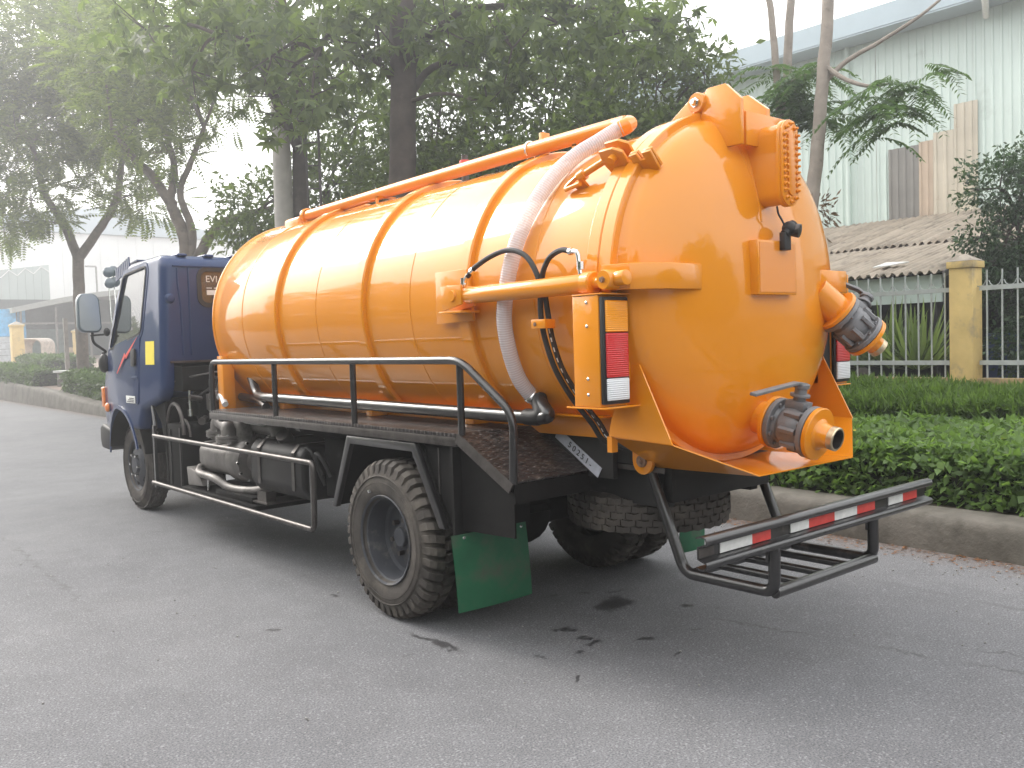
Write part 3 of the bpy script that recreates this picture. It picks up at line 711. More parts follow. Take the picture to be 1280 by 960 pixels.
# mudguards: angular frame round the left rear wheel with a black liner
fo = [(.76, .585), (.545, 1.048), (-.195, 1.048), (-.455, .60)]
def strip(mb, a, b, w, x0, x1):
    a, b = Vector((0, *a)), Vector((0, *b)); d = (b - a).normalized(); n = Vector((0, -d.z, d.y)) * w
    P = [a, b, b + n, a + n]; mb.prism([(p.y, p.z) for p in P], 'yz', x0, x1)
for s in (0, 1):
    X0, X1 = (-1.006, -.972) if not s else (mx_(-.972), mx_(-1.006))
    fi = [(.71, .585), (.508, 1.0), (-.165, 1.0), (-.405, .60)]
    mb = MB(); mb.prism(fo + fi[::-1], 'yz', X0, X1); mb.build('mudguard_frame', M['black'], truck, bevel=.003)
    X0, X1 = (-.972, -.47) if not s else (mx_(-.47), mx_(-.972))
    mb = MB()
    for a, b in zip(fo[:-1], fo[1:]): strip(mb, a, b, -.01, X0, X1)
    mb.build('mudguard_liner', M['dark'], truck)
    xs = (-1.02, -.50) if not s else (mx_(-.76), mx_(-1.02))
    MB().bb(xs[0] + .01, xs[1] + .02, -.555, -.535, .56, 1.05).build('mudflap_hanger', M['dark'], truck)
    nx, nz = 8, 6; vs = []; fs = []
    for j in range(nz + 1):
        for i in range(nx + 1):
            u_, v_ = i / nx, j / nz
            x = xs[0] + (xs[1] - xs[0]) * u_ + .03 * (1 - v_) * (1 if not s else 0) - .02 * v_
            vs.append((x, -.56 - .015 * math.sin(u_ * 3.1) * (1 - v_) + .02 * (1 - v_) ** 2, .16 + .425 * v_))
    for j in range(nz):
        for i in range(nx): fs.append((j * (nx + 1) + i, j * (nx + 1) + i + 1, (j + 1) * (nx + 1) + i + 1, (j + 1) * (nx + 1) + i))
    mb = MB(); mb.add(vs, fs); mb.add([(x, y + .006, z) for x, y, z in vs], [f[::-1] for f in fs])
    mf = mb.build('mudflap', M['green'], truck, fix=False)
    for x in (xs[0] + .06, xs[1] - .06):
        MB().lathe((x, -.562, .565), (0, -1, 0), [(.009, -.004), (.009, .004), (.001, .006)], 8).build('flap_screw', M['chrome'], mf)
MB().prism([(-.20, 1.045), (-.58, 1.045), (-.98, .84), (-.98, .62), (-.46, .60)], 'yz', -.955, -.945).build('side_panel', M['dark'], truck)
MB().bb(-.962, -.957, -.365, -.355, .66, 1.03).build('panel_seam', M['steel_dark'], truck)

# ---------------------------------------------------------------- rear under-run bumper
bz0, bz1 = .652, .785
mb = MB(); X0, X1 = -.925, 1.03
sec = [(-2.075, .782), (-2.105, .790), (-2.128, .783), (-2.134, .764), (-2.128, .752), (-2.108, .747), (-2.088, .741), (-2.088, .694), (-2.108, .688), (-2.128, .684), (-2.134, .672), (-2.128, .655), (-2.105, .647), (-2.075, .655)]
n_ = len(sec); inn = []
for k in range(n_):
    a_ = Vector(sec[max(0, k - 1)]); b2_ = Vector(sec[min(n_ - 1, k + 1)]); tt_ = (b2_ - a_).normalized(); inn.append((sec[k][0] + .005 * -tt_.y * -1 if False else sec[k][0] - .006 * tt_.y, sec[k][1] + .006 * tt_.x))
vs_ = [(x_, p[0], p[1]) for x_ in (X0, X1) for L_ in (sec, inn) for p in L_]
fs_ = []
for k in range(n_ - 1):
    fs_ += [(k, k + 1, 2 * n_ + k + 1, 2 * n_ + k), (n_ + k, 3 * n_ + k, 3 * n_ + k + 1, n_ + k + 1), (k, n_ + k, n_ + k + 1, k + 1), (2 * n_ + k, 2 * n_ + k + 1, 3 * n_ + k + 1, 3 * n_ + k)]
fs_ += [(0, 2 * n_, 3 * n_, n_), (n_ - 1, 2 * n_ - 1, 4 * n_ - 1, 3 * n_ - 1)]
mb.add(vs_, fs_)
bump_ = mb.build('rear_bumper', M['black'], truck, ang=60)
segs = [(-.786, -.562, 'w'), (-.560, -.424, 'r'), (-.268, -.119, 'w'), (-.117, .103, 'r'), (.105, .311, 'w'), (.313, .485, 'r'), (.625, .776, 'w'), (.778, .93, 'r')]
for a, b, c in segs:
    MB().bb(a, b, -2.0935, -2.0885, .6965, .7385).build('reflective_tape', M['white_paint' if c == 'w' else 'red_tape'], bump_)
MB().bb(X0 + .002, X0 + .10, -2.0925, -2.0886, .699, .735).build('bare_end_patch', M['steel_dark'], bump_)
r_ = .027
bstep = MB().cyl((-.41, -2.10, .455), (.45, -2.10, .455), r_, seg=14).build('step_frame', M['black'], truck)
for x in (-.41, .45):
    MB().tube(fillet([(x, -1.40, .93), (x, -1.60, .455), (x, -2.10, .455), (x, -2.10, .66)], .06, 6), r_, 14).build('step_hanger', M['black'], bstep)
MB().cyl((-.41, -1.63, .455), (.45, -1.63, .455), .022, seg=14).build('step_bar', M['black'], bstep)
for x in (-.19, .02, .235):
    MB().cyl((x, -1.63, .457), (x, -2.10, .457), .019, seg=12).build('step_bar', M['black'], bstep)
for x in (-.41, .45): MB().bb(x - .03, x + .03, -2.09, -2.075, .60, .78).build('bumper_bracket', M['black'], bump_)
# ---------------------------------------------------------------- side guard rails
GX = -1.0
g = MB().tube(fillet([(GX + .1, 4.25, .845), (GX, 4.03, .838), (GX, 1.0, .838), (GX, 1.02, .392), (GX, 4.09, .405)], .05, 6), .019, 12).build('side_guard', M['steel_dark'], truck)
MB().cyl((-.955, 1.10, .42), (-.955, 1.10, .83), .022, seg=10).build('guard_post', M['black'], g)
MB().bb(-.99, -.965, 4.05, 4.09, .36, .93).build('guard_post', M['black'], g)
MB().tube([(-.965, 4.07, .90), (-.93, 4.22, 1.10)], .017, 10).build('guard_stay', M['black'], g)

# ---------------------------------------------------------------- vacuum pump, fuel tank and clutter behind the cab
pump = MB().prism([(-.86, .60), (-.88, .66), (-.88, .76), (-.84, .82), (-.62, .84), (-.52, .78), (-.52, .62), (-.60, .56), (-.80, .56)], 'xz', 2.72, 3.28).build('vacuum_pump', M['pump'], truck, bevel=.02, bseg=3)
def L2(o, ax, prof, nm, mt='pump', seg=28, par=pump): return MB().lathe(o, ax, prof, seg).build(nm, M[mt], par, ang=35)
L2((-.70, 2.72, .70), (0, -1, 0), [(.001, 0), (.185, 0), (.19, .006), (.19, .19), (.17, .22), (.10, .225), (.09, .30), (.001, .30)], 'pump_end_housing', 'pump')
L2((-.70, 2.44, .70), (0, -1, 0), [(.10, 0), (.105, .01), (.105, .035), (.06, .04), (.06, .075), (.085, .08), (.085, .105), (.04, .11), (.04, .3)], 'shaft_coupling', 'steel_dark')
for k in range(12):
    a = 2 * math.pi * k / 12; MB().cyl((-.70 + .172 * math.cos(a), 2.52, .70 + .172 * math.sin(a)), (-.70 + .172 * math.cos(a), 2.49, .70 + .172 * math.sin(a)), .012, seg=6).build('pump_bolt', M['chrome'], pump)
for y in (2.9, 3.1): MB().bb(-.885, -.60, y - .006, y + .006, .805, .83).build('pump_rib', M['pump'], pump)
MB().tube(fillet([(-.74, 2.62, .84), (-.74, 2.62, 1.0), (-.72, 3.20, 1.0), (-.72, 3.20, .84)], .11, 7), .075, 18).build('pump_pipe', M['pump'], pump)
MB().tube(fillet([(-.84, 2.72, .86), (-.84, 2.72, .975), (-.74, 3.1, .99)], .09, 6), .062, 16).build('pump_elbow', M['pump'], pump)
MB().tube(fillet([(-.66, 2.18, .86), (-.66, 2.18, .97), (-.66, 2.75, .99)], .10, 6), .065, 16).build('pump_pipe', M['pump'], pump)
MB().cyl((-.70, 3.05, 1.04), (-.70, 3.05, 1.07), .14).build('pipe_cap', M['pump'], pump)
for o in ((-.84, 2.72, .855), (-.66, 2.18, .865), (-.72, 3.22, .86)):
    L2(o, (0, 0, 1), [(.001, 0), (.105, 0), (.105, .022), (.08, .023), (.08, .027), (.105, .028), (.105, .05), (.001, .05)], 'pipe_flange')
    for k in range(6):
        a = 2 * math.pi * k / 6; MB().cyl((o[0] + .09 * math.cos(a), o[1] + .09 * math.sin(a), o[2] - .012), (o[0] + .09 * math.cos(a), o[1] + .09 * math.sin(a), o[2] + .062), .010, seg=6).build('flange_bolt', M['chrome'], pump)
MB().tube([(-.78, 2.2, 1.03), (-.74, 2.75, 1.03)], .03, 10).build('white_pipe', M['white_paint'], pump)
MB().tube(bez([(-.86, 3.30, .60), (-.93, 3.15, .57), (-.92, 2.85, .55), (-.88, 2.65, .49), (-.84, 2.30, .50), (-.80, 2.0, .56)], 6), .032, 12).build('oil_pipe', M['pump'], pump)
MB().prism([(3.45, .60), (3.18, .57), (3.10, .46), (3.42, .44)], 'yz', -.93, -.72).build('pump_foot', M['pump'], pump, bevel=.01)
MB().bb(-.95, -.45, 2.05, 3.55, .38, .42).bb(-.92, -.6, 2.15, 2.85, .42, .47).build('pump_bed', M['dark'], truck, bevel=.005)
for y, z in ((3.05, .43), (2.75, .43)): MB().cyl((-.9, y, z), (-.9, y, z + .10), .008, seg=6).build('pump_bolt', M['chrome'], pump)
# rounded black fuel tank
ft = MB().prism([(-.93, .62), (-.93, .86), (-.88, .915), (-.50, .915), (-.46, .87), (-.46, .58), (-.50, .53), (-.86, .53)], 'xz', 1.30, 2.14).build('fuel_tank', M['chassis'], truck, bevel=.025, bseg=4, ang=60)
for y in (1.97, 1.42):
    mbs = MB(); pol = [(-.936, .60), (-.936, .865), (-.884, .922), (-.48, .922)]
    for a, b in zip(pol[:-1], pol[1:]): mbs.plate([(a[0], y - .022, a[1]), (b[0], y - .022, b[1]), (b[0], y + .022, b[1]), (a[0], y + .022, a[1])], .006)
    mbs.build('tank_strap', M['steel_dark'], ft)
MB().cyl((-.80, 1.75, .91), (-.86, 1.72, .975), .055, seg=20).build('filler_cap', M['steel_dark'], ft, bevel=.006)
MB().bb(-.9, -.82, 1.95, 2.10, .45, .53).bb(-.92, -.6, 1.9, 2.14, .44, .452).build('tank_bracket', M['steel_dark'], ft)
for y, rr in ((1.36, .14), (1.22, .12)):
    MB().tube([(-.86 + .0, y + .0 * a, .86 - rr + rr * math.sin(R(a))) if False else (-.88 + .5 * rr * (1 - math.sin(R(a))), y + rr * .6 * math.cos(R(a)) - .05, .72 + rr * 1.3 * math.sin(R(a))) for a in range(-30, 181, 15)], .016, 10).build('looped_hose', M['rubber_clean'], truck)
MB().bb(-.80, -.46, .86, 1.22, .56, .98).build('battery_box', M['dark'], truck, bevel=.02)
# dark wheel-arch splash panel, engine and gearbox mass
MB().prism([(4.35, 1.16), (4.10, .95), (4.02, .70), (4.02, .33), (3.98, .33), (3.98, 1.16)], 'yz', -.90, -.48).build('splash_panel', M['dark'], truck)
MB().bb(-.90, -.50, 3.62, 3.97, .36, .95).build('tool_box', M['dark'], truck, bevel=.02)
MB().tube([(-.88, 3.85 + .20 * math.cos(R(a)) - .05, .86 + .27 * math.sin(R(a))) for a in range(-20, 181, 10)], .018, 8).build('arch_pipe', M['steel_dark'], truck)
MB().tube([(-.84, 3.74 + .14 * math.cos(R(a)) - .05, .82 + .17 * math.sin(R(a))) for a in range(-20, 181, 12)], .012, 8).build('arch_pipe', M['steel_dark'], truck)
MB().bb(-.91, -.895, 3.62, 3.65, .40, .92).bb(-.91, -.895, 3.86, 3.885, .40, .9).build('upright_bracket', M['chassis'], truck)
eng = MB().bb(-.35, .43, 3.5, 5.2, .50, 1.32).bb(-.30, .38, 2.4, 3.5, .55, .95).bb(-.62, -.35, 3.62, 4.0, .95, 1.30).bb(-.70, -.42, 3.70, 3.9, 1.0, 1.22).build('engine', M['dark'], truck, bevel=.03)
for i in range(14):
    x, y, z = -.72 + rng.uniform(0, .35), 3.3 + rng.uniform(0, .6), .98 + rng.uniform(0, .4)
    d = Vector(rng.normal(size=3)).normalized() * rng.uniform(.06, .16)
    MB().cyl((x, y, z), Vector((x, y, z)) + d, rng.uniform(.018, .05), seg=10).build('engine_fitting', M['chassis' if i % 3 else 'steel_dark'], eng)
MB().bb(-.74, -.64, 3.25, 3.42, 1.08, 1.22).sphere((-.69, 3.30, 1.20), .07).cyl((-.75, 3.33, 1.12), (-.60, 3.33, 1.12), .055).build('air_valve', M['steel_dark'], truck, bevel=.008)
MB().cyl((-.80, 3.64, 1.05), (-.80, 3.64, 1.25), .011, seg=8).cyl((-.80, 3.64, 1.02), (-.80, 3.64, 1.08), .022, seg=8).build('dipstick', M['chrome'], truck)
MB().tube(bez([(-.66, 3.32, 1.22), (-.64, 3.25, 1.36), (-.60, 3.12, 1.40), (-.55, 2.95, 1.36)], 6), .035, 12).build('vacuum_hose', M['steel_dark'], truck)
MB().tube(bez([(-.74, 3.12, 1.20), (-.78, 2.98, 1.22), (-.80, 2.86, 1.15)], 6), .026, 12).build('vacuum_hose', M['clear'], truck)
MB().tube(bez([(-.90, 4.05, 1.28), (-.8, 3.7, 1.36), (-.6, 3.3, 1.42), (-.4, 3.1, 1.43)], 6), .008, 8).build('brake_line', M['steel_dark'], truck)
for i in range(7):
    y0 = 3.3 + rng.uniform(0, .5); MB().tube(bez([(-.8 + rng.uniform(0, .3), y0, 1.0 + rng.uniform(0, .2)), (-.75 + rng.uniform(0, .3), y0 - .1, 1.2 + rng.uniform(0, .2)), (-.6 + rng.uniform(0, .3), y0 - .25, 1.1 + rng.uniform(0, .25)), (-.4, y0 - .4, 1.1)], 5), .012, 7).build('engine_hose', M['rubber_clean'], truck)
MB().bb(-.85, .93, 3.66, 4.4, 1.24, 1.46).build('cab_floor_frame', M['dark'], truck)

# ---------------------------------------------------------------- cab
def cabx(x, z, y=0.):
    k = (1 - .13 * max(0, min(1, (y - 5.1) / .9))) * 1.041 * (1 - .045 * max(0, min(1, (z - 1.55) / .92))); return CX + (x - CX) * k
def cab_shell(off, bev):
    pr = [(3.80, 1.50), (3.82, 1.26), (3.92, 1.16), (4.40, 1.05), (4.52, .86), (5.90, .78), (6.03, .92), (6.01, 1.25), (5.72, 1.60), (4.90, 2.40), (4.72, 2.465), (3.90, 2.475), (3.80, 2.40)]
    if off: pr = [(3.85, 1.45), (5.94, 1.30), (5.65, 1.60), (4.86, 2.36), (4.70, 2.42), (3.93, 2.43), (3.85, 2.36)]
    x0, x1 = -.93 + off, mx_(-.93) - off
    bm = bmesh.new(); n = len(pr)
    A = [bm.verts.new((x0, y, z)) for y, z in pr]; B = [bm.verts.new((x1, y, z)) for y, z in pr]
    bm.faces.new(A[::-1]); bm.faces.new(B)
    for i in range(n): bm.faces.new((A[i], A[(i + 1) % n], B[(i + 1) % n], B[i]))
    bmesh.ops.recalc_face_normals(bm, faces=bm.faces)
    if bev:
        ed = [e for e in bm.edges if e.calc_face_angle(0) > R(18)]
        bmesh.ops.bevel(bm, geom=ed, offset=bev, segments=4, affect='EDGES', profile=.5, clamp_overlap=True)
    bmesh.ops.triangulate(bm, faces=[f for f in bm.faces if len(f.verts) > 4])
    g_ = list(bm.verts) + list(bm.edges) + list(bm.faces)
    bmesh.ops.bisect_plane(bm, geom=g_, plane_co=(0, 0, 1.55), plane_no=(0, 0, 1))
    bmesh.ops.bisect_plane(bm, geom=list(bm.verts) + list(bm.edges) + list(bm.faces), plane_co=(0, 5.1, 0), plane_no=(0, 1, 0))
    for v in bm.verts: v.co.x = cabx(v.co.x, v.co.z, v.co.y)
    me = bpy.data.meshes.new('cab'); bm.to_mesh(me); bm.free(); o = bpy.data.objects.new('cab', me); COL.objects.link(o); return o
outer = cab_shell(0, .075); inner = cab_shell(.05, 0)
def rrect(c, w, h, r, n=5):
    o = []
    for (sx, sy, a0) in ((1, 1, 0), (-1, 1, 90), (-1, -1, 180), (1, -1, 270)):
        for k in range(n + 1):
            a = R(a0 + 90 * k / n); o.append((c[0] + sx * (w / 2 - r) + r * math.cos(a), c[1] + sy * (h / 2 - r) + r * math.sin(a)))
    return o
def round_poly(P, r, n=5): return [(p.x, p.y) for p in fillet([Vector((a, b, 0)) for a, b in P], r, n, True)]
winp = round_poly([(4.36, 1.79), (5.40, 1.645), (4.83, 2.345), (4.20, 2.385)], .06)
cut = []
def cutter(mb):
    o = mb.build('cutter', None, None, smooth=False); cut.append(o)
cutter(MB().prism(winp, 'yz', -1.3, 1.4))
rw = rrect((CX, 2.18), 1.27, .31, .07)
cutter(MB().prism(rw, 'xz', 3.6, 4.0))
# windscreen: prism across the sloping front
a0, a1 = Vector((0, 5.64, 1.68)), Vector((0, 4.95, 2.35)); nn = Vector((0, .695, .72)).normalized()
mb = MB(); ws = []
for x, p in ((-.74, a0), (mx_(-.74), a0), (mx_(-.74), a1), (-.74, a1)): ws.append(Vector((x, p.y, p.z)))
mb.add([p - nn * .14 for p in ws] + [p + nn * .3 for p in ws], [(0, 1, 2, 3), (4, 7, 6, 5), (0, 4, 5, 1), (1, 5, 6, 2), (2, 6, 7, 3), (3, 7, 4, 0)])
cutter(mb)
cutter(MB().cyl((-1.3, 5.13, .47), (-.45, 5.13, .47), .575, seg=48)); cutter(MB().cyl((.55, 5.13, .47), (1.5, 5.13, .47), .575, seg=48))
cutter(MB().bb(-.865, mx_(-.865), 3.3, 4.62, .6, 1.495))
for o in [inner] + cut:
    md = outer.modifiers.new('cut', 'BOOLEAN'); md.operation = 'DIFFERENCE'; md.solver = 'EXACT'; md.object = o
dg = bpy.context.evaluated_depsgraph_get(); cme = bpy.data.meshes.new_from_object(outer.evaluated_get(dg))
for o in [inner, outer] + cut: bpy.data.objects.remove(o)
cab = link('cab', cme, M['navy'], truck, 35)
def side_plate(poly, x, th, name, mt, parent, bev=.003, both=True):
    for s in ((0, 1) if both else (0,)):
        n = len(poly); vs = []
        for t in (0, th):
            for y, z in poly:
                xx = cabx(x, z, y) - t
                vs.append((mx_(xx) if s else xx, y, z))
        mb = MB(); mb.add(vs, [tuple(range(n))[::-1], tuple(range(n, 2 * n))] + [(i, (i + 1) % n, n + (i + 1) % n, n + i) for i in range(n)])
        r = mb.build(name, M[mt], parent, bevel=bev, ang=40)
        if not s: first = r
    return first
# doors: rim of sheet metal round the window plus the lower skin
dl = round_poly([(4.47, 1.10), (5.66, 1.10), (5.66, 1.50), (5.52, 1.615), (4.37, 1.775)], .05)
door = side_plate(dl, -.928, .012, 'door', 'navy', cab, .006)
for a, b in (((4.56, 1.12), (4.405, 2.36)), ((4.405, 2.385), (4.88, 2.385))):
    pass
def ribbon(poly, w, x, th, name, mt, parent):
    """closed band along a polygon in the side plane"""
    n = len(poly); c = Vector((sum(p[0] for p in poly) / n, sum(p[1] for p in poly) / n))
    for s in (0, 1):
        vs = []
        for k in range(n):
            p = Vector(poly[k]); a = Vector(poly[k - 1]); b = Vector(poly[(k + 1) % n]); t = (b - a).normalized(); nr = Vector((t.y, -t.x))
            if nr.dot(p - c) < 0: nr = -nr
            for d, tt in ((0, 0), (w, 0), (w, th), (0, th)):
                q = p + nr * d; xx = cabx(x, q.y, q.x) - tt; vs.append((mx_(xx) if s else xx, q.x, q.y))
        fs = []
        for k in range(n):
            j = (k + 1) % n
            for i in range(4): fs.append((k * 4 + i, k * 4 + (i + 1) % 4, j * 4 + (i + 1) % 4, j * 4 + i))
        mb = MB(); mb.add(vs, fs); r = mb.build(name, M[mt], parent, ang=40)
        if not s: f_ = r
    return f_
ribbon(winp, .055, -.926, .010, 'window_frame', 'navy', cab)
ribbon(winp, .018, -.937, .006, 'window_seal', 'rubber_clean', cab)
side_plate([(y * .999 + .004, z) for y, z in winp], -.918, .006, 'side_window', 'glass', cab, 0)
MB().prism(rw, 'xz', 3.825, 3.831).build('rear_window', M['glass'], cab)
wr = []; ro_, ri_ = rrect((CX, 2.18), 1.33, .37, .095), rrect((CX, 2.18), 1.25, .29, .06)
mb = MB(); n = len(ro_)
mb.add([(x, 3.788, z) for x, z in ro_] + [(x, 3.788, z) for x, z in ri_] + [(x, 3.803, z) for x, z in ro_] + [(x, 3.825, z) for x, z in ri_],
       [(i, (i + 1) % n, n + (i + 1) % n, n + i) for i in range(n)] + [(i, 2 * n + i, 2 * n + (i + 1) % n, (i + 1) % n) for i in range(n)] + [(n + i, n + (i + 1) % n, 3 * n + (i + 1) % n, 3 * n + i) for i in range(n)])
mb.build('rear_window_seal', M['rubber_clean'], cab, ang=30)
mb = MB(); mb.add([p - nn * .02 for p in ws] + [p - nn * .014 for p in ws], [(3, 2, 1, 0), (4, 5, 6, 7)]); mb.build('windscreen', M['glass'], cab)
# white lettering seen through the back window
put_text('window_lettering', 'EVI', .085, (-.475, 3.8235, 2.255), (1, 0, 0), (0, 0, 1), M['white_paint'], cab)
MB().bb(-.525, -.44, 3.821, 3.8245, 2.11, 2.155).bb(-.525, -.475, 3.821, 3.8245, 2.17, 2.178).bb(-.455, -.405, 3.821, 3.8245, 2.17, 2.178).build('window_sticker', M['white_paint'], cab)
# pressed ribs, gutter and knob on the back wall
for x in (-.70, .78): MB().tube([(x, 3.799, 1.56), (x, 3.799, 2.36)], .010, 8).build('pressed_rib', M['navy'], cab)
for x in (-.80, .88): MB().tube([(x, 3.799, 2.35), (x, 3.799, 2.22), (x + .02, 3.799, 2.0), (x + .025, 3.799, 1.56)], .010, 8).build('pressed_rib', M['navy'], cab)
MB().bb(-.84, mx_(-.84), 3.785, 3.81, 2.36, 2.375).build('rear_gutter', M['navy'], cab, bevel=.003)
MB().bb(-.90, mx_(-.90), 3.78, 3.82, 1.495, 1.515).build('rear_sill', M['steel_dark'], cab)
MB().lathe((-.875, 3.805, 2.075), (0, -1, 0), [(.045, 0), (.045, .012), (.030, .03), (.001, .034)], 20).build('vent_knob', M['navy'], cab)
for k in range(7):
    x = -.72 + .25 * k; MB().bb(x - .045, x + .045, 3.86, 4.68, 2.462, 2.488).build('roof_rib', M['navy'], cab, bevel=.012, bseg=3)
# yellow sticker on the pillar, red stripe, door handle, badge
side_plate([(4.00, 1.485), (4.23, 1.485), (4.23, 1.70), (4.00, 1.70)], -.9315, .002, 'yellow_sticker', 'yellow', cab, 0, False)
side_plate([(5.20, 1.425), (5.215, 1.42), (4.93, 1.60), (4.96, 1.565), (4.58, 1.735), (4.90, 1.625), (4.86, 1.655)][0:0] or [(5.06, 1.40), (4.80, 1.60), (4.78, 1.575), (4.44, 1.745), (4.755, 1.54), (4.778, 1.565), (5.045, 1.395)], -.941, .002, 'red_stripe', 'red_line', cab, 0, False)
side_plate(round_poly([(4.47, 1.475), (4.58, 1.465), (4.58, 1.63), (4.47, 1.64)], .03), -.941, .018, 'door_handle', 'rubber_clean', cab, .004)
side_plate([(4.54, 1.115), (4.80, 1.115), (4.80, 1.185), (4.54, 1.185)], -.9415, .004, 'door_badge', 'white_paint', cab, .001)
for z in (1.162, 1.146, 1.13): side_plate([(4.57, z - .004), (4.77 - (z - 1.13) * 2, z - .004), (4.77 - (z - 1.13) * 2, z + .004), (4.57, z + .004)], -.946, .001, 'badge_print', 'ink', cab, 0, False)
side_plate([(4.46, 1.355), (5.64, 1.315), (5.64, 1.335), (4.46, 1.375)], -.938, .006, 'door_crease', 'navy', cab, .003)
arc = [(5.13 + .61 * math.cos(R(a)), .47 + .61 * math.sin(R(a))) for a in range(8, 166, 8)]; arc2 = [(5.13 + .575 * math.cos(R(a)), .47 + .575 * math.sin(R(a))) for a in range(8, 166, 8)]
side_plate(arc + arc2[::-1], -.928, .014, 'wheel_arch_trim', 'navy', cab, 0)
MB().lathe((-.50, 5.13, .47), (-1, 0, 0), [(.565, 0), (.565, .40)], 40, -165, -15, (0, 1, 0)).build('wheel_arch_liner', M['dark'], cab)
# lamps, bumper, wipers, mirrors
for s in (0, 1):
    f_ = (lambda x: mx_(x)) if s else (lambda x: x)
    x0, x1 = sorted((f_(-.865), f_(-.76)))
    MB().bb(x0, x1, 5.93, 6.02, 1.02, 1.24).build('corner_lamp', M['amber_plastic'], cab, bevel=.015, bseg=3)
    MB().sphere((f_(-.90), 5.70, 1.03), .05, 12, 8, (.5, 1.1, 1)).build('side_indicator', M['amber_plastic'], cab)
    MB().bb(*sorted((f_(-.72), f_(-.40))), 6.0, 6.05, .95, 1.15).build('headlamp', M['clear'], cab, bevel=.02)
MB().prism([(5.72, .78), (5.76, .60), (5.84, .56), (6.10, .57), (6.14, .66), (6.14, .80), (6.05, .84)], 'yz', -.865, mx_(-.865)).build('front_bumper', M['rubber_clean'], truck, bevel=.03, bseg=3)
MB().bb(-.70, mx_(-.70), 6.13, 6.15, .62, .74).build('bumper_grille', M['dark'], truck)
# big side mirror on its arms
mir = MB().prism(round_poly([(-1.180, 1.865), (-1.180, 2.16), (-1.145, 2.22), (-1.010, 2.225), (-0.965, 2.17), (-0.950, 1.86), (-0.985, 1.82), (-1.140, 1.82)], .04), 'xz', 5.56, 5.66).build('side_mirror', M['glass_grey'], truck, bevel=.02, bseg=3, ang=50)
m_, t_, b_ = nodes('mirror_glass'); b_.inputs['Metallic'].default_value = .6; b_.inputs['Base Color'].default_value = (.55, .60, .62, 1); b_.inputs['Roughness'].default_value = .25
n_ = noise(t_, 3); r_n = ramp(t_, n_.outputs['Fac'], [(.3, (.50, .55, .57)), (.7, (.60, .65, .67))]); t_.links.new(r_n.outputs[0], b_.inputs['Base Color'])
MB().prism(round_poly([(-1.165, 1.88), (-1.165, 2.15), (-1.135, 2.205), (-1.020, 2.21), (-0.982, 2.16), (-0.968, 1.875), (-0.995, 1.838), (-1.130, 1.838)], .03), 'xz', 5.552, 5.557).build('mirror_face', m_, mir)
MB().tube(fillet([(-1.030, 5.63, 1.84), (-1.030, 5.65, 1.72), (-0.890, 5.68, 1.62), (-.93, 5.66, 1.60)], .08, 6), .014, 8).build('mirror_arm', M['rubber_clean'], mir)
MB().tube([(-1.050, 5.63, 1.79), (-.92, 5.55, 1.80)], .010, 8).build('mirror_arm', M['rubber_clean'], mir)
MB().sphere((-.925, 5.66, 1.50), .085, 14, 9, (.6, .9, 1.2)).build('mirror_mount', M['rubber_clean'], mir)
MB().sphere((-.95, 5.42, 1.82), .045, 10, 7, (.7, 1, 1)).build('mirror_pivot', M['rubber_clean'], mir)
# two small round blind-spot mirrors at the right front corner and their bracket
for (x, y, z) in ((-.70, 6.10, 2.49), (-.63, 6.16, 2.51), (-.69, 6.10, 2.37), (-.62, 6.16, 2.39)):
    MB().lathe((x, y, z), (0, -1, 0), [(.001, .02), (.035, .018), (.056, .004), (.056, -.02), (.001, -.03)], 18).build('round_mirror', M['glass_grey'], truck)
MB().tube([(-.70, 6.11, 2.50), (-.70, 6.09, 2.0), (-.68, 5.95, 1.55)], .008, 8).tube([(-.63, 6.17, 2.5), (-.64, 6.09, 2.0), (-.62, 5.95, 1.56)], .008, 8).build('mirror_stalk', M['chrome'], truck)
# sun visor with cut-out letters on the front of the roof
vz = MB(); vz.plate([(-.80, 4.86, 2.51), (mx_(-.80), 4.86, 2.51), (mx_(-.82), 5.30, 2.46), (-.82, 5.30, 2.46)], .012)
visor = vz.build('sun_visor', M['navy'], cab)
for k in range(8): MB().plate([(-.87, 4.86 + .055 * k, 2.42 - .012 * k), (-.87, 4.905 + .055 * k, 2.41 - .012 * k), (-.87, 4.90 + .055 * k, 2.535 - .012 * k), (-.87, 4.865 + .055 * k, 2.54 - .012 * k)], .012).build('visor_slat', M['navy'], visor)
MB().bb(-.70, -.55, 5.25, 5.28, 1.95, 2.28).build('folded_shade', mat('tan_card', (.42, .28, .16), .8), cab)
# seats and dashboard inside
for x in (-.50, .10, .58):
    MB().bb(x - .22, x + .22, 4.15, 4.70, 1.46, 1.60).bb(x - .22, x + .22, 4.02, 4.16, 1.60, 2.0).bb(x - .11, x + .11, 4.0, 4.09, 2.03, 2.17).build('seat', M['seat'], cab, bevel=.04, bseg=3)
MB().bb(-.82, mx_(-.82), 5.25, 5.62, 1.40, 1.62).build('dashboard', M['seat'], cab, bevel=.03)
MB().tube([(-.48 + .2 * math.cos(R(a)), 5.12 - .08 * math.sin(R(a)), 1.74 + .19 * math.sin(R(a))) for a in range(0, 360, 15)], .014, 8, closed=True).build('steering_wheel', M['seat'], cab)
# ================================================================== THE SETTING
def kx(y): return 2.60 + .024 * (y + 2.0)            # foot of the kerb
def gz(x, y):                                         # level of the verge and the yards behind it
    t = max(0., y - 17.); rise = .028 * t * min(1, t / 8)
    return .262 + rise + .02 * min(8., max(0., x - 4.))
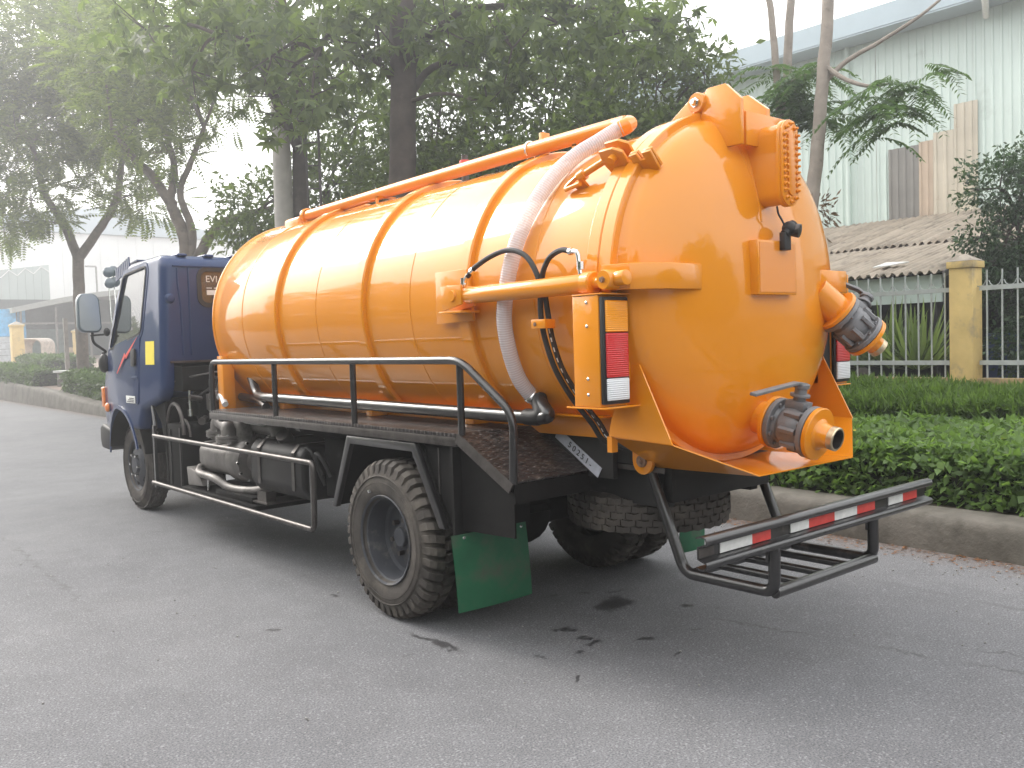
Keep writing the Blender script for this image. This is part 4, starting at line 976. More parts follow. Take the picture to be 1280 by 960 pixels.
# ---------------------------------------------------------------- ground far out
gm = mat('dry_ground', (.12, .115, .10), .95, var=.3, scale=.3)
MB().add([(-900, -900, -.06), (900, -900, -.06), (900, 1500, -.06), (-900, 1500, -.06)], [(0, 1, 2, 3)])
mb = MB(); mb.add([(-900, -900, -.06), (900, -900, -.06), (900, 1500, -.06), (-900, 1500, -.06)], [(0, 1, 2, 3)])
tag(mb.build('ground', gm, smooth=False), kind='structure')
# ---------------------------------------------------------------- road
m, t, b = nodes('worn_asphalt')
tc = add(t, 'ShaderNodeTexCoord'); P_ = tc.outputs['Object']
n1 = noise(t, .55, 6, .6); n2 = noise(t, 3.2, 5, .6); n3 = noise(t, 110, 3, .7); n4 = noise(t, 420, 2, .6)
vo = add(t, 'ShaderNodeTexVoronoi'); vo.inputs['Scale'].default_value = 120; t.links.new(P_, vo.inputs['Vector'])
base = ramp(t, n1.outputs['Fac'], [(.30, (.136, .137, .146)), (.72, (.178, .178, .186))])
fine = ramp(t, n3.outputs['Fac'], [(.34, (.48, .48, .48)), (.5, (1, 1, 1)), (.66, (1.5, 1.49, 1.47))])
mid = ramp(t, n2.outputs['Fac'], [(.3, (.90, .90, .90)), (.7, (1.08, 1.08, 1.08))])
def mul(a, b_):
    x = add(t, 'ShaderNodeMix', data_type='RGBA', blend_type='MULTIPLY'); x.inputs['Factor'].default_value = 1
    t.links.new(a, x.inputs['A']); t.links.new(b_, x.inputs['B']); return x.outputs['Result']
col = mul(mul(base.outputs[0], fine.outputs[0]), mid.outputs[0])
chips = ramp(t, vo.outputs['Color'], [(.0, (0, 0, 0)), (.80, (0, 0, 0)), (.86, (1, 1, 1))])
mx = add(t, 'ShaderNodeMix', data_type='RGBA'); ck = add(t, 'ShaderNodeMath', operation='MULTIPLY'); ck.inputs[1].default_value = .42
t.links.new(chips.outputs[0], ck.inputs[0]); t.links.new(ck.outputs[0], mx.inputs['Factor']); t.links.new(col, mx.inputs['A']); mx.inputs['B'].default_value = (.36, .36, .37, 1)
col = mx.outputs['Result']
# oil drips and tyre scuffs, each with its own outline
wz = noise(t, 9, 4, .65); wsub = add(t, 'ShaderNodeVectorMath', operation='SUBTRACT'); wsub.inputs[1].default_value = (.5, .5, .5)
t.links.new(wz.outputs['Color'], wsub.inputs[0]); wsc = add(t, 'ShaderNodeVectorMath', operation='SCALE'); wsc.inputs['Scale'].default_value = .24; t.links.new(wsub.outputs[0], wsc.inputs[0])
wadd = add(t, 'ShaderNodeVectorMath', operation='ADD'); t.links.new(P_, wadd.inputs[0]); t.links.new(wsc.outputs[0], wadd.inputs[1])
def stain(x, y, rx, ry, rot, soft=.45):
    mp = add(t, 'ShaderNodeMapping', vector_type='TEXTURE'); mp.inputs['Location'].default_value = (x, y, 0); mp.inputs['Rotation'].default_value = (0, 0, R(rot)); mp.inputs['Scale'].default_value = (rx, ry, 1)
    t.links.new(wadd.outputs[0], mp.inputs[0]); ln = add(t, 'ShaderNodeVectorMath', operation='LENGTH'); t.links.new(mp.outputs[0], ln.inputs[0])
    r = ramp(t, ln.outputs['Value'], [(1 - soft, (1, 1, 1)), (1.0, (0, 0, 0))]); return r.outputs[0]
st = [(.10, -.64, .18, .12, 30), (-.43, -.80, .075, .05, -50), (-.47, -.97, .05, .035, -40), (-.49, -1.06, .075, .035, 10), (-.24, -1.19, .055, .04, 20), (-1.075, -.42, .30, .028, 88), (-1.0, .77, .06, .025, 70), (-.5, 3.65, .10, .22, 0), (.38, -.97, .05, .03, 0), (.46, -1.14, .06, .02, 20), (-.05, -.24, .06, .03, 0), (-.65, -1.10, .03, .02, 0), (-.85, -1.0, .025, .02, 0), (-.9, -1.35, .03, .018, 0), (-.3, -1.45, .035, .022, 0), (.05, -1.30, .03, .02, 0), (-1.3, -.5, .03, .02, 0), (.15, -.35, .04, .025, 0), (.30, -.45, .06, .02, 10), (-1.6, .4, .035, .02, 30)]
acc = None
for s_ in st:
    o_ = stain(*s_)
    if acc is None: acc = o_
    else:
        x = add(t, 'ShaderNodeMath', operation='MAXIMUM'); t.links.new(acc, x.inputs[0]); t.links.new(o_, x.inputs[1]); acc = x.outputs[0]
scf = None
for s_ in [(.52, -2.4, .9, .022, -78, .9), (.78, -2.5, 1.0, .02, -80, .9), (.35, -1.6, .8, .02, -80, .9), (-2.2, 3.0, 2.4, .03, 88, .9), (1.6, -3, 2.0, .05, 90, .9)]:
    o_ = stain(*s_)
    if scf is None: scf = o_
    else:
        x = add(t, 'ShaderNodeMath', operation='MAXIMUM'); t.links.new(scf, x.inputs[0]); t.links.new(o_, x.inputs[1]); scf = x.outputs[0]
brk = ramp(t, n2.outputs['Fac'], [(.42, (0, 0, 0)), (.60, (.8, .8, .8))]); sm = add(t, 'ShaderNodeMath', operation='MULTIPLY'); t.links.new(scf, sm.inputs[0]); t.links.new(brk.outputs[0], sm.inputs[1])
spk = noise(t, 14, 3, .6); spr = ramp(t, spk.outputs['Fac'], [(.705, (0, 0, 0)), (.735, (.55, .55, .55))])
x = add(t, 'ShaderNodeMath', operation='MAXIMUM'); t.links.new(sm.outputs[0], x.inputs[0]); t.links.new(spr.outputs[0], x.inputs[1])
mx = add(t, 'ShaderNodeMix', data_type='RGBA'); t.links.new(x.outputs[0], mx.inputs['Factor']); t.links.new(col, mx.inputs['A']); mx.inputs['B'].default_value = (.065, .063, .063, 1); col = mx.outputs['Result']
st7 = add(t, 'ShaderNodeMath', operation='MULTIPLY'); st7.inputs[1].default_value = .78; t.links.new(acc, st7.inputs[0])
mx = add(t, 'ShaderNodeMix', data_type='RGBA'); t.links.new(st7.outputs[0], mx.inputs['Factor']); t.links.new(col, mx.inputs['A']); mx.inputs['B'].default_value = (.020, .019, .020, 1); col = mx.outputs['Result']
# dust and leaf dirt gathered along the gutter
sp = add(t, 'ShaderNodeSeparateXYZ'); t.links.new(P_, sp.inputs[0])
ym = add(t, 'ShaderNodeMath', operation='MULTIPLY_ADD'); ym.inputs[1].default_value = -.024; t.links.new(sp.outputs['Y'], ym.inputs[0]); t.links.new(sp.outputs['X'], ym.inputs[2])
nn_ = add(t, 'ShaderNodeMath', operation='MULTIPLY_ADD'); nn_.inputs[1].default_value = .5; t.links.new(n2.outputs['Fac'], nn_.inputs[0]); t.links.new(ym.outputs[0], nn_.inputs[2])
gr = ramp(t, nn_.outputs[0], [(.0, (0, 0, 0)), (1, (0, 0, 0))]); gr.color_ramp.elements[0].position = 0
mr = add(t, 'ShaderNodeMapRange'); mr.inputs['From Min'].default_value = 2.55; mr.inputs['From Max'].default_value = 2.88; t.links.new(nn_.outputs[0], mr.inputs['Value'])
d5 = noise(t, 30, 4, .7); dr = ramp(t, d5.outputs['Fac'], [(.4, (.2, .2, .2)), (.62, (.9, .9, .9))]); gm_ = add(t, 'ShaderNodeMath', operation='MULTIPLY'); t.links.new(mr.outputs[0], gm_.inputs[0]); t.links.new(dr.outputs[0], gm_.inputs[1])
mx = add(t, 'ShaderNodeMix', data_type='RGBA'); t.links.new(gm_.outputs[0], mx.inputs['Factor']); t.links.new(col, mx.inputs['A']); mx.inputs['B'].default_value = (.135, .085, .055, 1); col = mx.outputs['Result']
t.links.new(col, b.inputs['Base Color'])
rg = add(t, 'ShaderNodeMapRange'); rg.inputs['To Min'].default_value = .82; rg.inputs['To Max'].default_value = .45; t.links.new(acc, rg.inputs['Value']); t.links.new(rg.outputs[0], b.inputs['Roughness'])
b.inputs['Specular IOR Level'].default_value = .35
hm = add(t, 'ShaderNodeMath', operation='ADD'); t.links.new(n3.outputs['Fac'], hm.inputs[0]); t.links.new(n4.outputs['Fac'], hm.inputs[1]); bump(t, b, hm.outputs[0], .42, .005)
mb = MB(); ys = list(np.linspace(-60, 300, 37)); mb.add([(-9, y, 0) for y in ys] + [(kx(y) + .05, y, 0) for y in ys], [(i, 37 + i, 38 + i, i + 1) for i in range(36)])
tag(mb.build('road', m, smooth=False), kind='structure')
# ---------------------------------------------------------------- kerb
km = mat('kerb_concrete', (.14, .128, .11), .9, var=.25, scale=3, bmp=.6, bscale=35, dirt=((.075, .068, .055), 2.2, .48))
mb = MB(); ys = []; y = -14.
while y < 130: ys.append(y); y += .12 if y < 3 else (.5 if y < 40 else 3)
rs = [(0.0, 0), (.012, .10), (.022, .19), (.045, .235), (.085, .256), (.16, .262), (.34, .264), (.42, .25)]
vs = []
for i, y in enumerate(ys):
    j = .006 * math.sin(y * 9.1) + .008 * math.sin(y * 3.3 + 1) + rng.normal() * .003
    for k, (dx, dz) in enumerate(rs): vs.append((kx(y) + dx + j * (0 if k == 0 else 1) + rng.normal() * .002, y, dz - .002 + (gz(3.4, y) - .262) * (dz / .262) + (rng.normal() * .003 if k else -.01)))
n = len(rs); mb.add(vs, [(i * n + k, (i + 1) * n + k, (i + 1) * n + k + 1, i * n + k + 1) for i in range(len(ys) - 1) for k in range(n - 1)])
tag(mb.build('kerb', km, ang=60), kind='structure')
# ---------------------------------------------------------------- verge: soil near the hedges, brick paving farther along
m, t, b = nodes('verge_paving_and_soil')
tc = add(t, 'ShaderNodeTexCoord'); br = add(t, 'ShaderNodeTexBrick'); br.inputs['Scale'].default_value = 2.6; br.inputs['Color1'].default_value = (.24, .165, .13, 1); br.inputs['Color2'].default_value = (.29, .22, .18, 1); br.inputs['Mortar'].default_value = (.13, .12, .11, 1)
t.links.new(tc.outputs['Object'], br.inputs['Vector']); so = noise(t, 3, 6, .65); sr = ramp(t, so.outputs['Fac'], [(.3, (.05, .042, .030)), (.7, (.095, .08, .055))])
sp = add(t, 'ShaderNodeSeparateXYZ'); t.links.new(tc.outputs['Object'], sp.inputs[0]); mr = add(t, 'ShaderNodeMapRange'); mr.inputs['From Min'].default_value = 12; mr.inputs['From Max'].default_value = 13; t.links.new(sp.outputs['Y'], mr.inputs['Value'])
mx = add(t, 'ShaderNodeMix', data_type='RGBA'); t.links.new(mr.outputs[0], mx.inputs['Factor']); t.links.new(sr.outputs[0], mx.inputs['A']); t.links.new(br.outputs['Color'], mx.inputs['B']); t.links.new(mx.outputs['Result'], b.inputs['Base Color']); b.inputs['Roughness'].default_value = .9
bump(t, b, so.outputs['Fac'], .4, .02)
xs = [0, .4, .9, 1.5, 2.5, 4, 6, 9, 13, 20, 40, 90]; ysv = list(np.arange(-20, 130, 2.))
mb = MB(); mb.add([(kx(y) + .40 + dx, y, gz(kx(y) + .4 + dx, y) - .008) for y in ysv for dx in xs], [(j * 12 + i, j * 12 + i + 1, (j + 1) * 12 + i + 1, (j + 1) * 12 + i) for j in range(len(ysv) - 1) for i in range(11)])
tag(mb.build('verge', m), kind='structure')

# ---------------------------------------------------------------- foliage
def leaf_mat(name, col, trans=.35, rough=.45, var=.5, yellow=.3):
    m, t, b = nodes(name)
    oi = add(t, 'ShaderNodeNewGeometry'); n = noise(t, 1.1, 3); wn = add(t, 'ShaderNodeTexWhiteNoise', noise_dimensions='1D'); t.links.new(oi.outputs['Random Per Island'], wn.inputs[1])
    lo = tuple(c * (1 - var) for c in col); hi = (col[0] * (1 + var + yellow), col[1] * (1 + var), col[2] * (1 + var * .5))
    s = add(t, 'ShaderNodeMath', operation='MULTIPLY_ADD'); s.inputs[1].default_value = .55; t.links.new(wn.outputs['Value'], s.inputs[0])
    s2 = add(t, 'ShaderNodeMath', operation='MULTIPLY'); s2.inputs[1].default_value = .5; t.links.new(n.outputs['Fac'], s2.inputs[0]); t.links.new(s2.outputs[0], s.inputs[2])
    r = ramp(t, s.outputs[0], [(.15, lo), (.85, hi)]); t.links.new(r.outputs[0], b.inputs['Base Color']); b.inputs['Roughness'].default_value = rough; b.inputs['Specular IOR Level'].default_value = .35
    tl = add(t, 'ShaderNodeBsdfTranslucent'); g = add(t, 'ShaderNodeMix', data_type='RGBA', blend_type='MULTIPLY'); g.inputs['Factor'].default_value = 1; t.links.new(r.outputs[0], g.inputs['A']); g.inputs['B'].default_value = (1.9, 1.95, 1.05, 1); t.links.new(g.outputs['Result'], tl.inputs[0])
    ms = add(t, 'ShaderNodeMixShader'); ms.inputs[0].default_value = trans; t.links.new(b.outputs[0], ms.inputs[1]); t.links.new(tl.outputs[0], ms.inputs[2]); t.links.new(ms.outputs[0], t.nodes['Material Output'].inputs[0])
    return m
LM = {'fern': leaf_mat('cool_fern_green', (.064, .115, .055), .45, .45, .35, .05), 'mango': leaf_mat('broad_leaf_green', (.072, .118, .044), .5), 'feather': leaf_mat('feathery_leaf_green', (.084, .130, .042), .55), 'dark': leaf_mat('dark_leaf_green', (.060, .098, .036), .48), 'hedge': leaf_mat('clipped_hedge_green', (.050, .095, .026), .35, .4, .5, .15),
      'grass': leaf_mat('long_blade_green', (.075, .145, .040), .42, .45, .5), 'lantana': leaf_mat('lantana_leaf_green', (.098, .170, .058), .42, .4, .45, .1), 'gloss': leaf_mat('glossy_leaf_green', (.032, .075, .034), .25, .3), 'yucca': leaf_mat('pale_sword_leaf', (.12, .19, .085), .4, .4)}
def unit(a): return a / np.maximum(1e-9, np.linalg.norm(a, axis=-1, keepdims=True))
def kites(C, D, N, L, Wd, fold=0.):
    D = unit(D); Sd = unit(np.cross(D, N)); L = np.asarray(L).reshape(-1, 1) * np.ones((len(C), 1)); Wd = np.asarray(Wd).reshape(-1, 1) * np.ones((len(C), 1)); Nn = np.cross(Sd, D)
    V = np.stack([C, C + D * L * .45 + Sd * Wd / 2 + Nn * Wd * fold, C + D * L - Nn * L * .12, C + D * L * .45 - Sd * Wd / 2 + Nn * Wd * fold], 1)
    return V.reshape(-1, 3)
def quads(n): return np.arange(n * 4, dtype=np.int32).reshape(-1, 4)
def blob_pts(b, n, shell=.55):
    d = unit(rng.normal(size=(n, 3))); r = (shell + (1 - shell) * rng.random((n, 1))) ** .6 if shell else rng.random((n, 1)) ** (1 / 3)
    lump = 1 + .22 * np.sin(d[:, :1] * 5 + b[0] * 3) * np.cos(d[:, 1:2] * 4 + b[1]) + .15 * np.sin(d[:, 2:] * 7 + b[2])
    return np.array(b[:3]) + d * r * lump * np.array([b[3], max(b[3], b[4]), b[4]]), d
def crown(blobs, per, kind, ll, lw):
    """leaf clusters through every lump of a crown; returns quad vertices"""
    out = []
    for b in blobs:
        k = max(8, int(per * b[3] * b[4] * (1 if b[2] - b[4] < 9.5 else .35)))
        C, d = blob_pts(b, k, .35)
        if kind == 'whorl':
            q = 7; a = rng.random((k, 1)) * 6.28 + np.arange(q)[None] * 6.28 / q; out_ = unit(d * .6 + rng.normal(size=(k, 3)) * .45 + np.array([0, 0, .1]))
            u = unit(np.cross(out_, rng.normal(size=(k, 3)))); w = np.cross(out_, u)
            D = (u[:, None] * np.cos(a)[..., None] + w[:, None] * np.sin(a)[..., None]) + out_[:, None] * .25 + np.array([0, 0, -.55])
            N = np.repeat(out_[:, None], q, 1) + rng.normal(size=(k, q, 3)) * .15
            CC = np.repeat(C[:, None], q, 1); sz = .75 + .5 * rng.random((k, q))
            out.append(kites(CC.reshape(-1, 3), D.reshape(-1, 3), N.reshape(-1, 3), (ll * sz).reshape(-1), (lw * sz).reshape(-1), .12))
        elif kind == 'frond':
            q = 9; D = unit(d * .8 + rng.normal(size=(k, 3)) * .6 + np.array([0, 0, .05])); U = unit(np.array([0, 0, 1.]) + rng.normal(size=(k, 3)) * .2); Sd = unit(np.cross(D, U)); U2 = np.cross(Sd, D)
            FL = ll * (3.2 + 1.6 * rng.random((k, 1)))
            for sgn in (1, -1):
                tt = (np.arange(q) + .7)[None, :, None] / q
                P0 = C[:, None] + D[:, None] * (FL[:, None] * tt) - U2[:, None] * (FL[:, None] * .28 * tt ** 2)
                dd = Sd[:, None] * sgn + D[:, None] * .45 - U2[:, None] * .25; dd = np.broadcast_to(dd, P0.shape)
                nn__ = np.broadcast_to(U2[:, None], P0.shape) + rng.normal(size=P0.shape) * .12
                sz = (np.sin(np.clip(tt, .15, .95) * 3.1) * .5 + .55) * np.ones((k, q, 1))
                out.append(kites(P0.reshape(-1, 3), dd.reshape(-1, 3), nn__.reshape(-1, 3), (ll * sz).reshape(-1), (lw * sz).reshape(-1)))
        else:
            q = 6; CC = np.repeat(C, q, 0) + rng.normal(size=(k * q, 3)) * ll * .8; D = np.repeat(d, q, 0) * .7 + rng.normal(size=(k * q, 3)) * .7 + np.array([0, 0, -.15]); N = rng.normal(size=(k * q, 3)) * .6 + np.array([0, 0, .9]); sz = .65 + .7 * rng.random(k * q)
            out.append(kites(CC, D, N, ll * sz, lw * sz, .1))
    return np.concatenate(out)
bark_m = mat('grey_brown_bark', (.13, .105, .085), .9, var=.35, scale=4, bmp=.9, bscale=16, dirt=((.06, .05, .042), 5, .52))
bark_d = mat('dark_bark', (.060, .046, .038), .9, var=.35, scale=4, bmp=.9, bscale=16, dirt=((.10, .085, .07), 5, .6))
bark_l = mat('pale_young_bark', (.27, .235, .20), .85, var=.2, scale=6, bmp=.4, bscale=25, dirt=((.14, .12, .10), 7, .58))
def limb(mb, pts, r0, r1, seg=12):
    c = bez(pts, 5); n = len(c); c = [p + Vector((random.gauss(0, 1), random.gauss(0, 1), 0)) * (r0 * .05 if 0 < i < n - 1 else 0) for i, p in enumerate(c)]
    mb.tube(c, [r0 + (r1 - r0) * i / (n - 1) for i in range(n)], seg)
def tree(name, label, group, base, trunk, limbs, crowns, bark, leafm, kind, per, ll, lw):
    tr = thing(name, label, 'tree', base, group)
    mb = MB(); limb(mb, trunk[0], trunk[1], trunk[2], 16); mb.build('trunk', bark, tr, ang=60)
    for pts, a, b_ in limbs:
        mb = MB(); limb(mb, pts, a, b_, 10); mb.build('branch', bark, tr, ang=60)
    # twigs from the limbs into every lump of the crown
    mb = MB(); ends = [Vector(p) for l in ([(trunk[0], 0, 0)] + limbs) for p in l[0][1:]]
    for b in crowns:
        c = Vector(b[:3]); e = min(ends, key=lambda q: (q - c).length)
        limb(mb, [e, (e + c) / 2 + Vector((0, 0, .15)), c], .035, .015, 6)
        for k in range(5):
            d = Vector(rng.normal(size=3)).normalized(); limb(mb, [c, c + Vector((d.x * b[3], d.y * b[3], d.z * b[4])) * .5, c + Vector((d.x * b[3], d.y * b[3], d.z * b[4])) * .85], .014, .006, 5)
    mb.build('twigs', bark, tr)['kind'] = 'stuff'
    V = crown(crowns, per, kind, ll, lw); npmesh('crown', V, quads(len(V) // 4), LM[leafm], tr)
    return tr
G_T = 'trees standing along the verge'
T1 = [(3.92, 26.36, 11.05, 2.22, 1.73), (6.0, 25.99, 12.34, 2.3, 1.79), (2.78, 25.84, 8.13, 1.66, 1.43), (5.09, 25.91, 9.17, 2.01, 1.25), (3.03, 25.5, 6.22, 1.43, .83), (6.29, 24.27, 9.72, 1.48, 1.23), (6.01, 24.3, 6.28, 1.11, .69), (2.24, 25.46, 5.35, .93, .58), (5.73, 25.91, 7.37, 1.4, .71), (4.83, 25.77, 13.97, 3.0, 1.97), (1.39, 27.09, 9.38, 2.14, 2.4), (4.6, 27.5, 9.5, 2.4, 1.8), (4.2, 23.8, 10.5, 2.0, 1.4)]
tree('feathery_tree', 'forked tree with feathery leaves standing beyond the cab mirror', G_T, (4.22, 25.48, gz(4.2, 25.5)),
     ([(4.22, 25.48, .30), (4.23, 25.6, 2.9), (4.28, 25.66, 4.66)], .18, .165),
     [([(4.28, 25.66, 4.55), (4.0, 25.96, 5.62), (3.53, 26.15, 6.59), (3.25, 26.08, 8.0)], .15, .07), ([(4.28, 25.66, 4.55), (4.77, 25.28, 5.35), (5.36, 25.25, 6.36), (5.62, 25.36, 7.64), (5.88, 25.27, 9.64)], .15, .07)],
     T1, bark_m, 'feather', 'frond', 150, .17, .075)
T2 = [(3.51, 17.27, 6.96, 1.29, .83), (4.65, 17., 7.62, 1.14, .85), (2.93, 17.83, 8.1, 1.11, .92), (3.77, 16.34, 6.1, .75, .40), (3.83, 17.13, 8.98, 1.66, 1.11), (5.36, 15.8, 8.55, 1.29, .92), (3.6, 15.6, 8.0, 1.3, .8)]
tree('branching_tree', 'tree with several crossing limbs rising behind the cab roof', G_T, (3.98, 16.56, gz(3.98, 16.5)),
     ([(3.95, 16.56, .28), (3.98, 16.56, 1.95), (4.15, 16.54, 3.98), (4.04, 16.67, 4.63), (3.93, 16.8, 5.1)], .165, .12),
     [([(3.93, 16.8, 5.05), (3.65, 17.07, 5.66), (3.25, 17.17, 6.09), (2.84, 17.16, 6.67)], .12, .06), ([(3.93, 16.8, 5.05), (4.05, 16.74, 5.83), (3.92, 16.91, 6.76)], .10, .06),
      ([(4.1, 16.5, .28), (4.26, 16.45, 3.88), (4.26, 16.48, 4.53), (4.12, 16.65, 5.27), (4.37, 16.48, 6.), (4.62, 16.31, 6.73)], .115, .05), ([(4.30, 16.44, 3.6), (4.63, 15.9, 4.39), (4.93, 15.26, 4.6), (5.27, 14.33, 4.68)], .13, .06)],
     T2, bark_m, 'feather', 'frond', 150, .15, .06)
T3 = [(1.82, 8.83, 6.32, .95, .59), (2.2, 7.81, 5.78, .86, .63), (1.51, 9.04, 5.75, .5, .45), (2.56, 8.11, 4.98, .53, .42), (2.45, 8.3, 5.35, .5, .4), (3.17, 7.67, 6.14, .71, .65), (2.14, 8.61, 7.26, 1.66, .71), (2.5, 7.25, 5.13, .39, .45), (3.6, 10.2, 7.3, 1.3, .9), (2.6, 10.2, 6.9, 1.2, .8), (1.3, 10.2, 6.6, .9, .7), (4.2, 9.6, 6.2, 1.0, .8)]
tree('broadleaf_tree', 'broad leaved tree just behind the concrete pole, boughs hanging over the cab', G_T, (3.99, 10.77, gz(4, 10.8)),
     ([(3.99, 10.77, .28), (4.02, 10.77, 1.81), (4.1, 10.8, 3.71), (4.18, 10.85, 5.6), (4.11, 10.73, 7.), (3.75, 10.55, 7.72)], .17, .10),
     [([(4.15, 10.83, 5.2), (3.2, 9.9, 5.9), (2.4, 8.8, 6.2), (1.8, 8.6, 6.2)], .10, .04), ([(4.15, 10.83, 5.6), (3.7, 9.2, 6.1), (3.0, 7.9, 6.0)], .09, .04)],
     T3, bark_d, 'mango', 'whorl', 105, .21, .066)
T4 = [(3.63, 7.29, 6.36, .71, .53), (4.44, 6.6, 6.21, .71, .59), (4.82, 5.59, 5.78, .69, .69), (5.71, 5.52, 6.28, 1.07, .59), (4.51, 5.8, 5., .42, .45), (6.81, 5.25, 6.3, 1.11, .62), (4.85, 6.3, 7.15, 2.38, .71), (7.4, 4.75, 6.4, .45, .45), (5.0, 8.0, 6.6, 1.3, .8)]
tree('thick_tree', 'thick dark trunked tree rising behind the middle of the orange tank', G_T, (3.98, 7.37, gz(4, 7.4)),
     ([(3.95, 7.37, .26), (3.98, 7.37, 1.73), (4.06, 7.41, 3.57), (4.15, 7.44, 5.3), (4.3, 7.46, 7.63)], .235, .19),
     [([(4.15, 7.44, 5.2), (4.36, 7.32, 6.15), (4.48, 6.96, 6.32), (4.7, 6.53, 6.6)], .10, .05), ([(4.14, 7.47, 5.5), (3.92, 7.67, 5.92), (3.69, 7.87, 6.06)], .06, .03), ([(4.2, 7.5, 5.3), (4.83, 7.57, 5.99), (5.53, 7.64, 6.19), (5.92, 7.7, 6.14)], .07, .03)],
     T4, bark_d, 'mango', 'whorl', 165, .19, .062)
G_B = 'dense trees behind the verge'
B = [([(4.68, 13.5, 4.54, 1., .75), (5.86, 12.54, 4.99, 1., 1.), (6.85, 13.11, 6.56, 1.23, 1.06), (4.71, 14.78, 4.1, .7, .5), (5.8, 13.5, 3.0, 1.6, 1.6), (7.4, 13.5, 4.4, 1.5, 1.6)], (6.1, 13.3), 'low dense tree behind the pole, nearest the cab roof'),
     ([(6.86, 10.43, 6.02, 1.27, 1.27), (6.66, 9.2, 4.56, 1.2, .82), (5.73, 9.97, 4.3, .9, .6), (7.78, 11.06, 7.59, 1.34, 1.), (6.6, 10.4, 3.0, 1.7, 1.5), (7.9, 10.8, 4.8, 1.5, 1.5)], (6.9, 10.4), 'dense dark tree directly behind the thick trunk'),
     ([(8.22, 8.63, 6.14, 1.39, 1.23), (6.91, 7.68, 4.49, 1.13, .77), (7.9, 6.87, 5.02, .99, .84), (8.87, 8.82, 7.36, 1.43, .95), (7.6, 7.9, 3.2, 1.7, 1.4), (9.0, 8.2, 5.0, 1.4, 1.4)], (8.0, 8.2), 'tall dense tree behind the hose end on the tank'),
     ([(8.71, 6.24, 5.97, .99, .99), (7.97, 5.48, 4.77, .79, .66), (8.95, 5.39, 6.08, .5, .55), (8.81, 6.87, 6.84, 1.02, .73), (8.2, 5.9, 3.3, 1.2, 1.2), (9.4, 6.2, 4.7, 1.0, 1.0)], (8.5, 6.0), 'dense tree behind the lid hinge, beside the open sky')]
for i, (bl, (x, y), lab) in enumerate(B):
    z0 = gz(x, y); tree('dense_tree', lab, G_B, (x, y, z0), ([(x, y, z0 - .05), (x + .05, y, 2.5), (x, y + .1, 5.)], .15, .08), [([(x, y, 2.2), (x + .6, y - .4, 3.6), (x + .9, y - .8, 4.8)], .07, .03), ([(x, y, 2.6), (x - .7, y + .3, 3.9), (x - 1.0, y + .5, 4.8)], .07, .03)], bl, bark_d, 'dark' if i % 2 else 'mango', 'leaf', 320, .15, .066)
# young feathery trees right of the tank
def fronds(places, n, L, ll, lw, down=.65):
    out = []
    for p in places:
        for k in range(n):
            a = rng.uniform(0, 6.28); D = np.array([math.cos(a), math.sin(a), rng.uniform(-.15, .45)]); D /= np.linalg.norm(D); Sd = unit(np.cross(D, [0, 0, 1.])); U2 = np.cross(Sd, D); q = 15; fl = L * rng.uniform(.75, 1.2)
            tt = ((np.arange(q) + .6) / q)[:, None]; P0 = np.array(p) + rng.normal(size=3) * .04 + D * fl * tt - np.array([0, 0, 1.]) * fl * down * tt ** 2
            for sgn in (1, -1):
                dd = Sd * sgn + D * .5 - np.array([0, 0, 1.]) * .45 + rng.normal(size=(q, 3)) * .1; nn__ = np.tile(U2, (q, 1)) + rng.normal(size=(q, 3)) * .15; sz = (np.sin(np.clip(tt[:, 0], .12, .92) * 3.1) * .5 + .55)
                out.append(kites(P0, dd, nn__, ll * sz, lw * sz, .05))
    return np.concatenate(out)
def young_tree(label, trunk, r, limbs, places, n, L):
    tr = thing('young_tree', label, 'tree', trunk[0], 'young trees by the corrugated building')
    mb = MB(); limb(mb, trunk, r, r * .7, 12); mb.build('trunk', bark_l, tr, ang=60)
    for p in limbs: mb = MB(); limb(mb, p, .035, .014, 8); mb.build('branch', bark_l, tr)
    V = fronds(places, n, L, .125, .038); npmesh('crown', V, quads(len(V) // 4), LM['fern'], tr); return tr
z0 = gz(6.1, 1.7)
yt = young_tree('young leaning tree right of the tank with fern like leaves against the pale wall', [(6.0, 1.73, z0 - .03), (6.06, 1.71, 2.42), (6.16, 1.68, 3.24), (6.24, 1.64, 3.87), (6.34, 1.61, 4.69), (6.43, 1.59, 5.6), (6.5, 1.57, 6.3)], .095,
           [[(6.34, 1.61, 4.6), (6.48, 1.37, 4.84), (6.69, 1.07, 5.02), (6.86, .67, 5.24), (7.06, .39, 5.5)], [(6.34, 1.62, 4.83), (6.34, 1.34, 4.59), (6.36, 1.05, 4.44), (6.44, .85, 4.43)]],
           [(6.44, .85, 4.40), (6.28, .95, 4.27), (6.52, .74, 4.30), (6.45, .80, 4.5), (6.62, .66, 4.42), (6.3, .98, 4.12), (6.4, .8, 4.1), (6.5, .74, 4.05), (6.55, .5, 4.3), (6.6, .45, 4.5), (6.35, .9, 3.95)], 5, .60)
mb = MB(); 
C, d = blob_pts((6.18, 1.66, 3.02, .13, .30), 160, .3); V = kites(C, d + rng.normal(size=d.shape) * .5 + np.array([0, 0, -.4]), rng.normal(size=d.shape), .10, .03); npmesh('dead_fern', V, quads(len(V) // 4), leaf_mat('dry_fern', (.11, .085, .06), .2), yt)
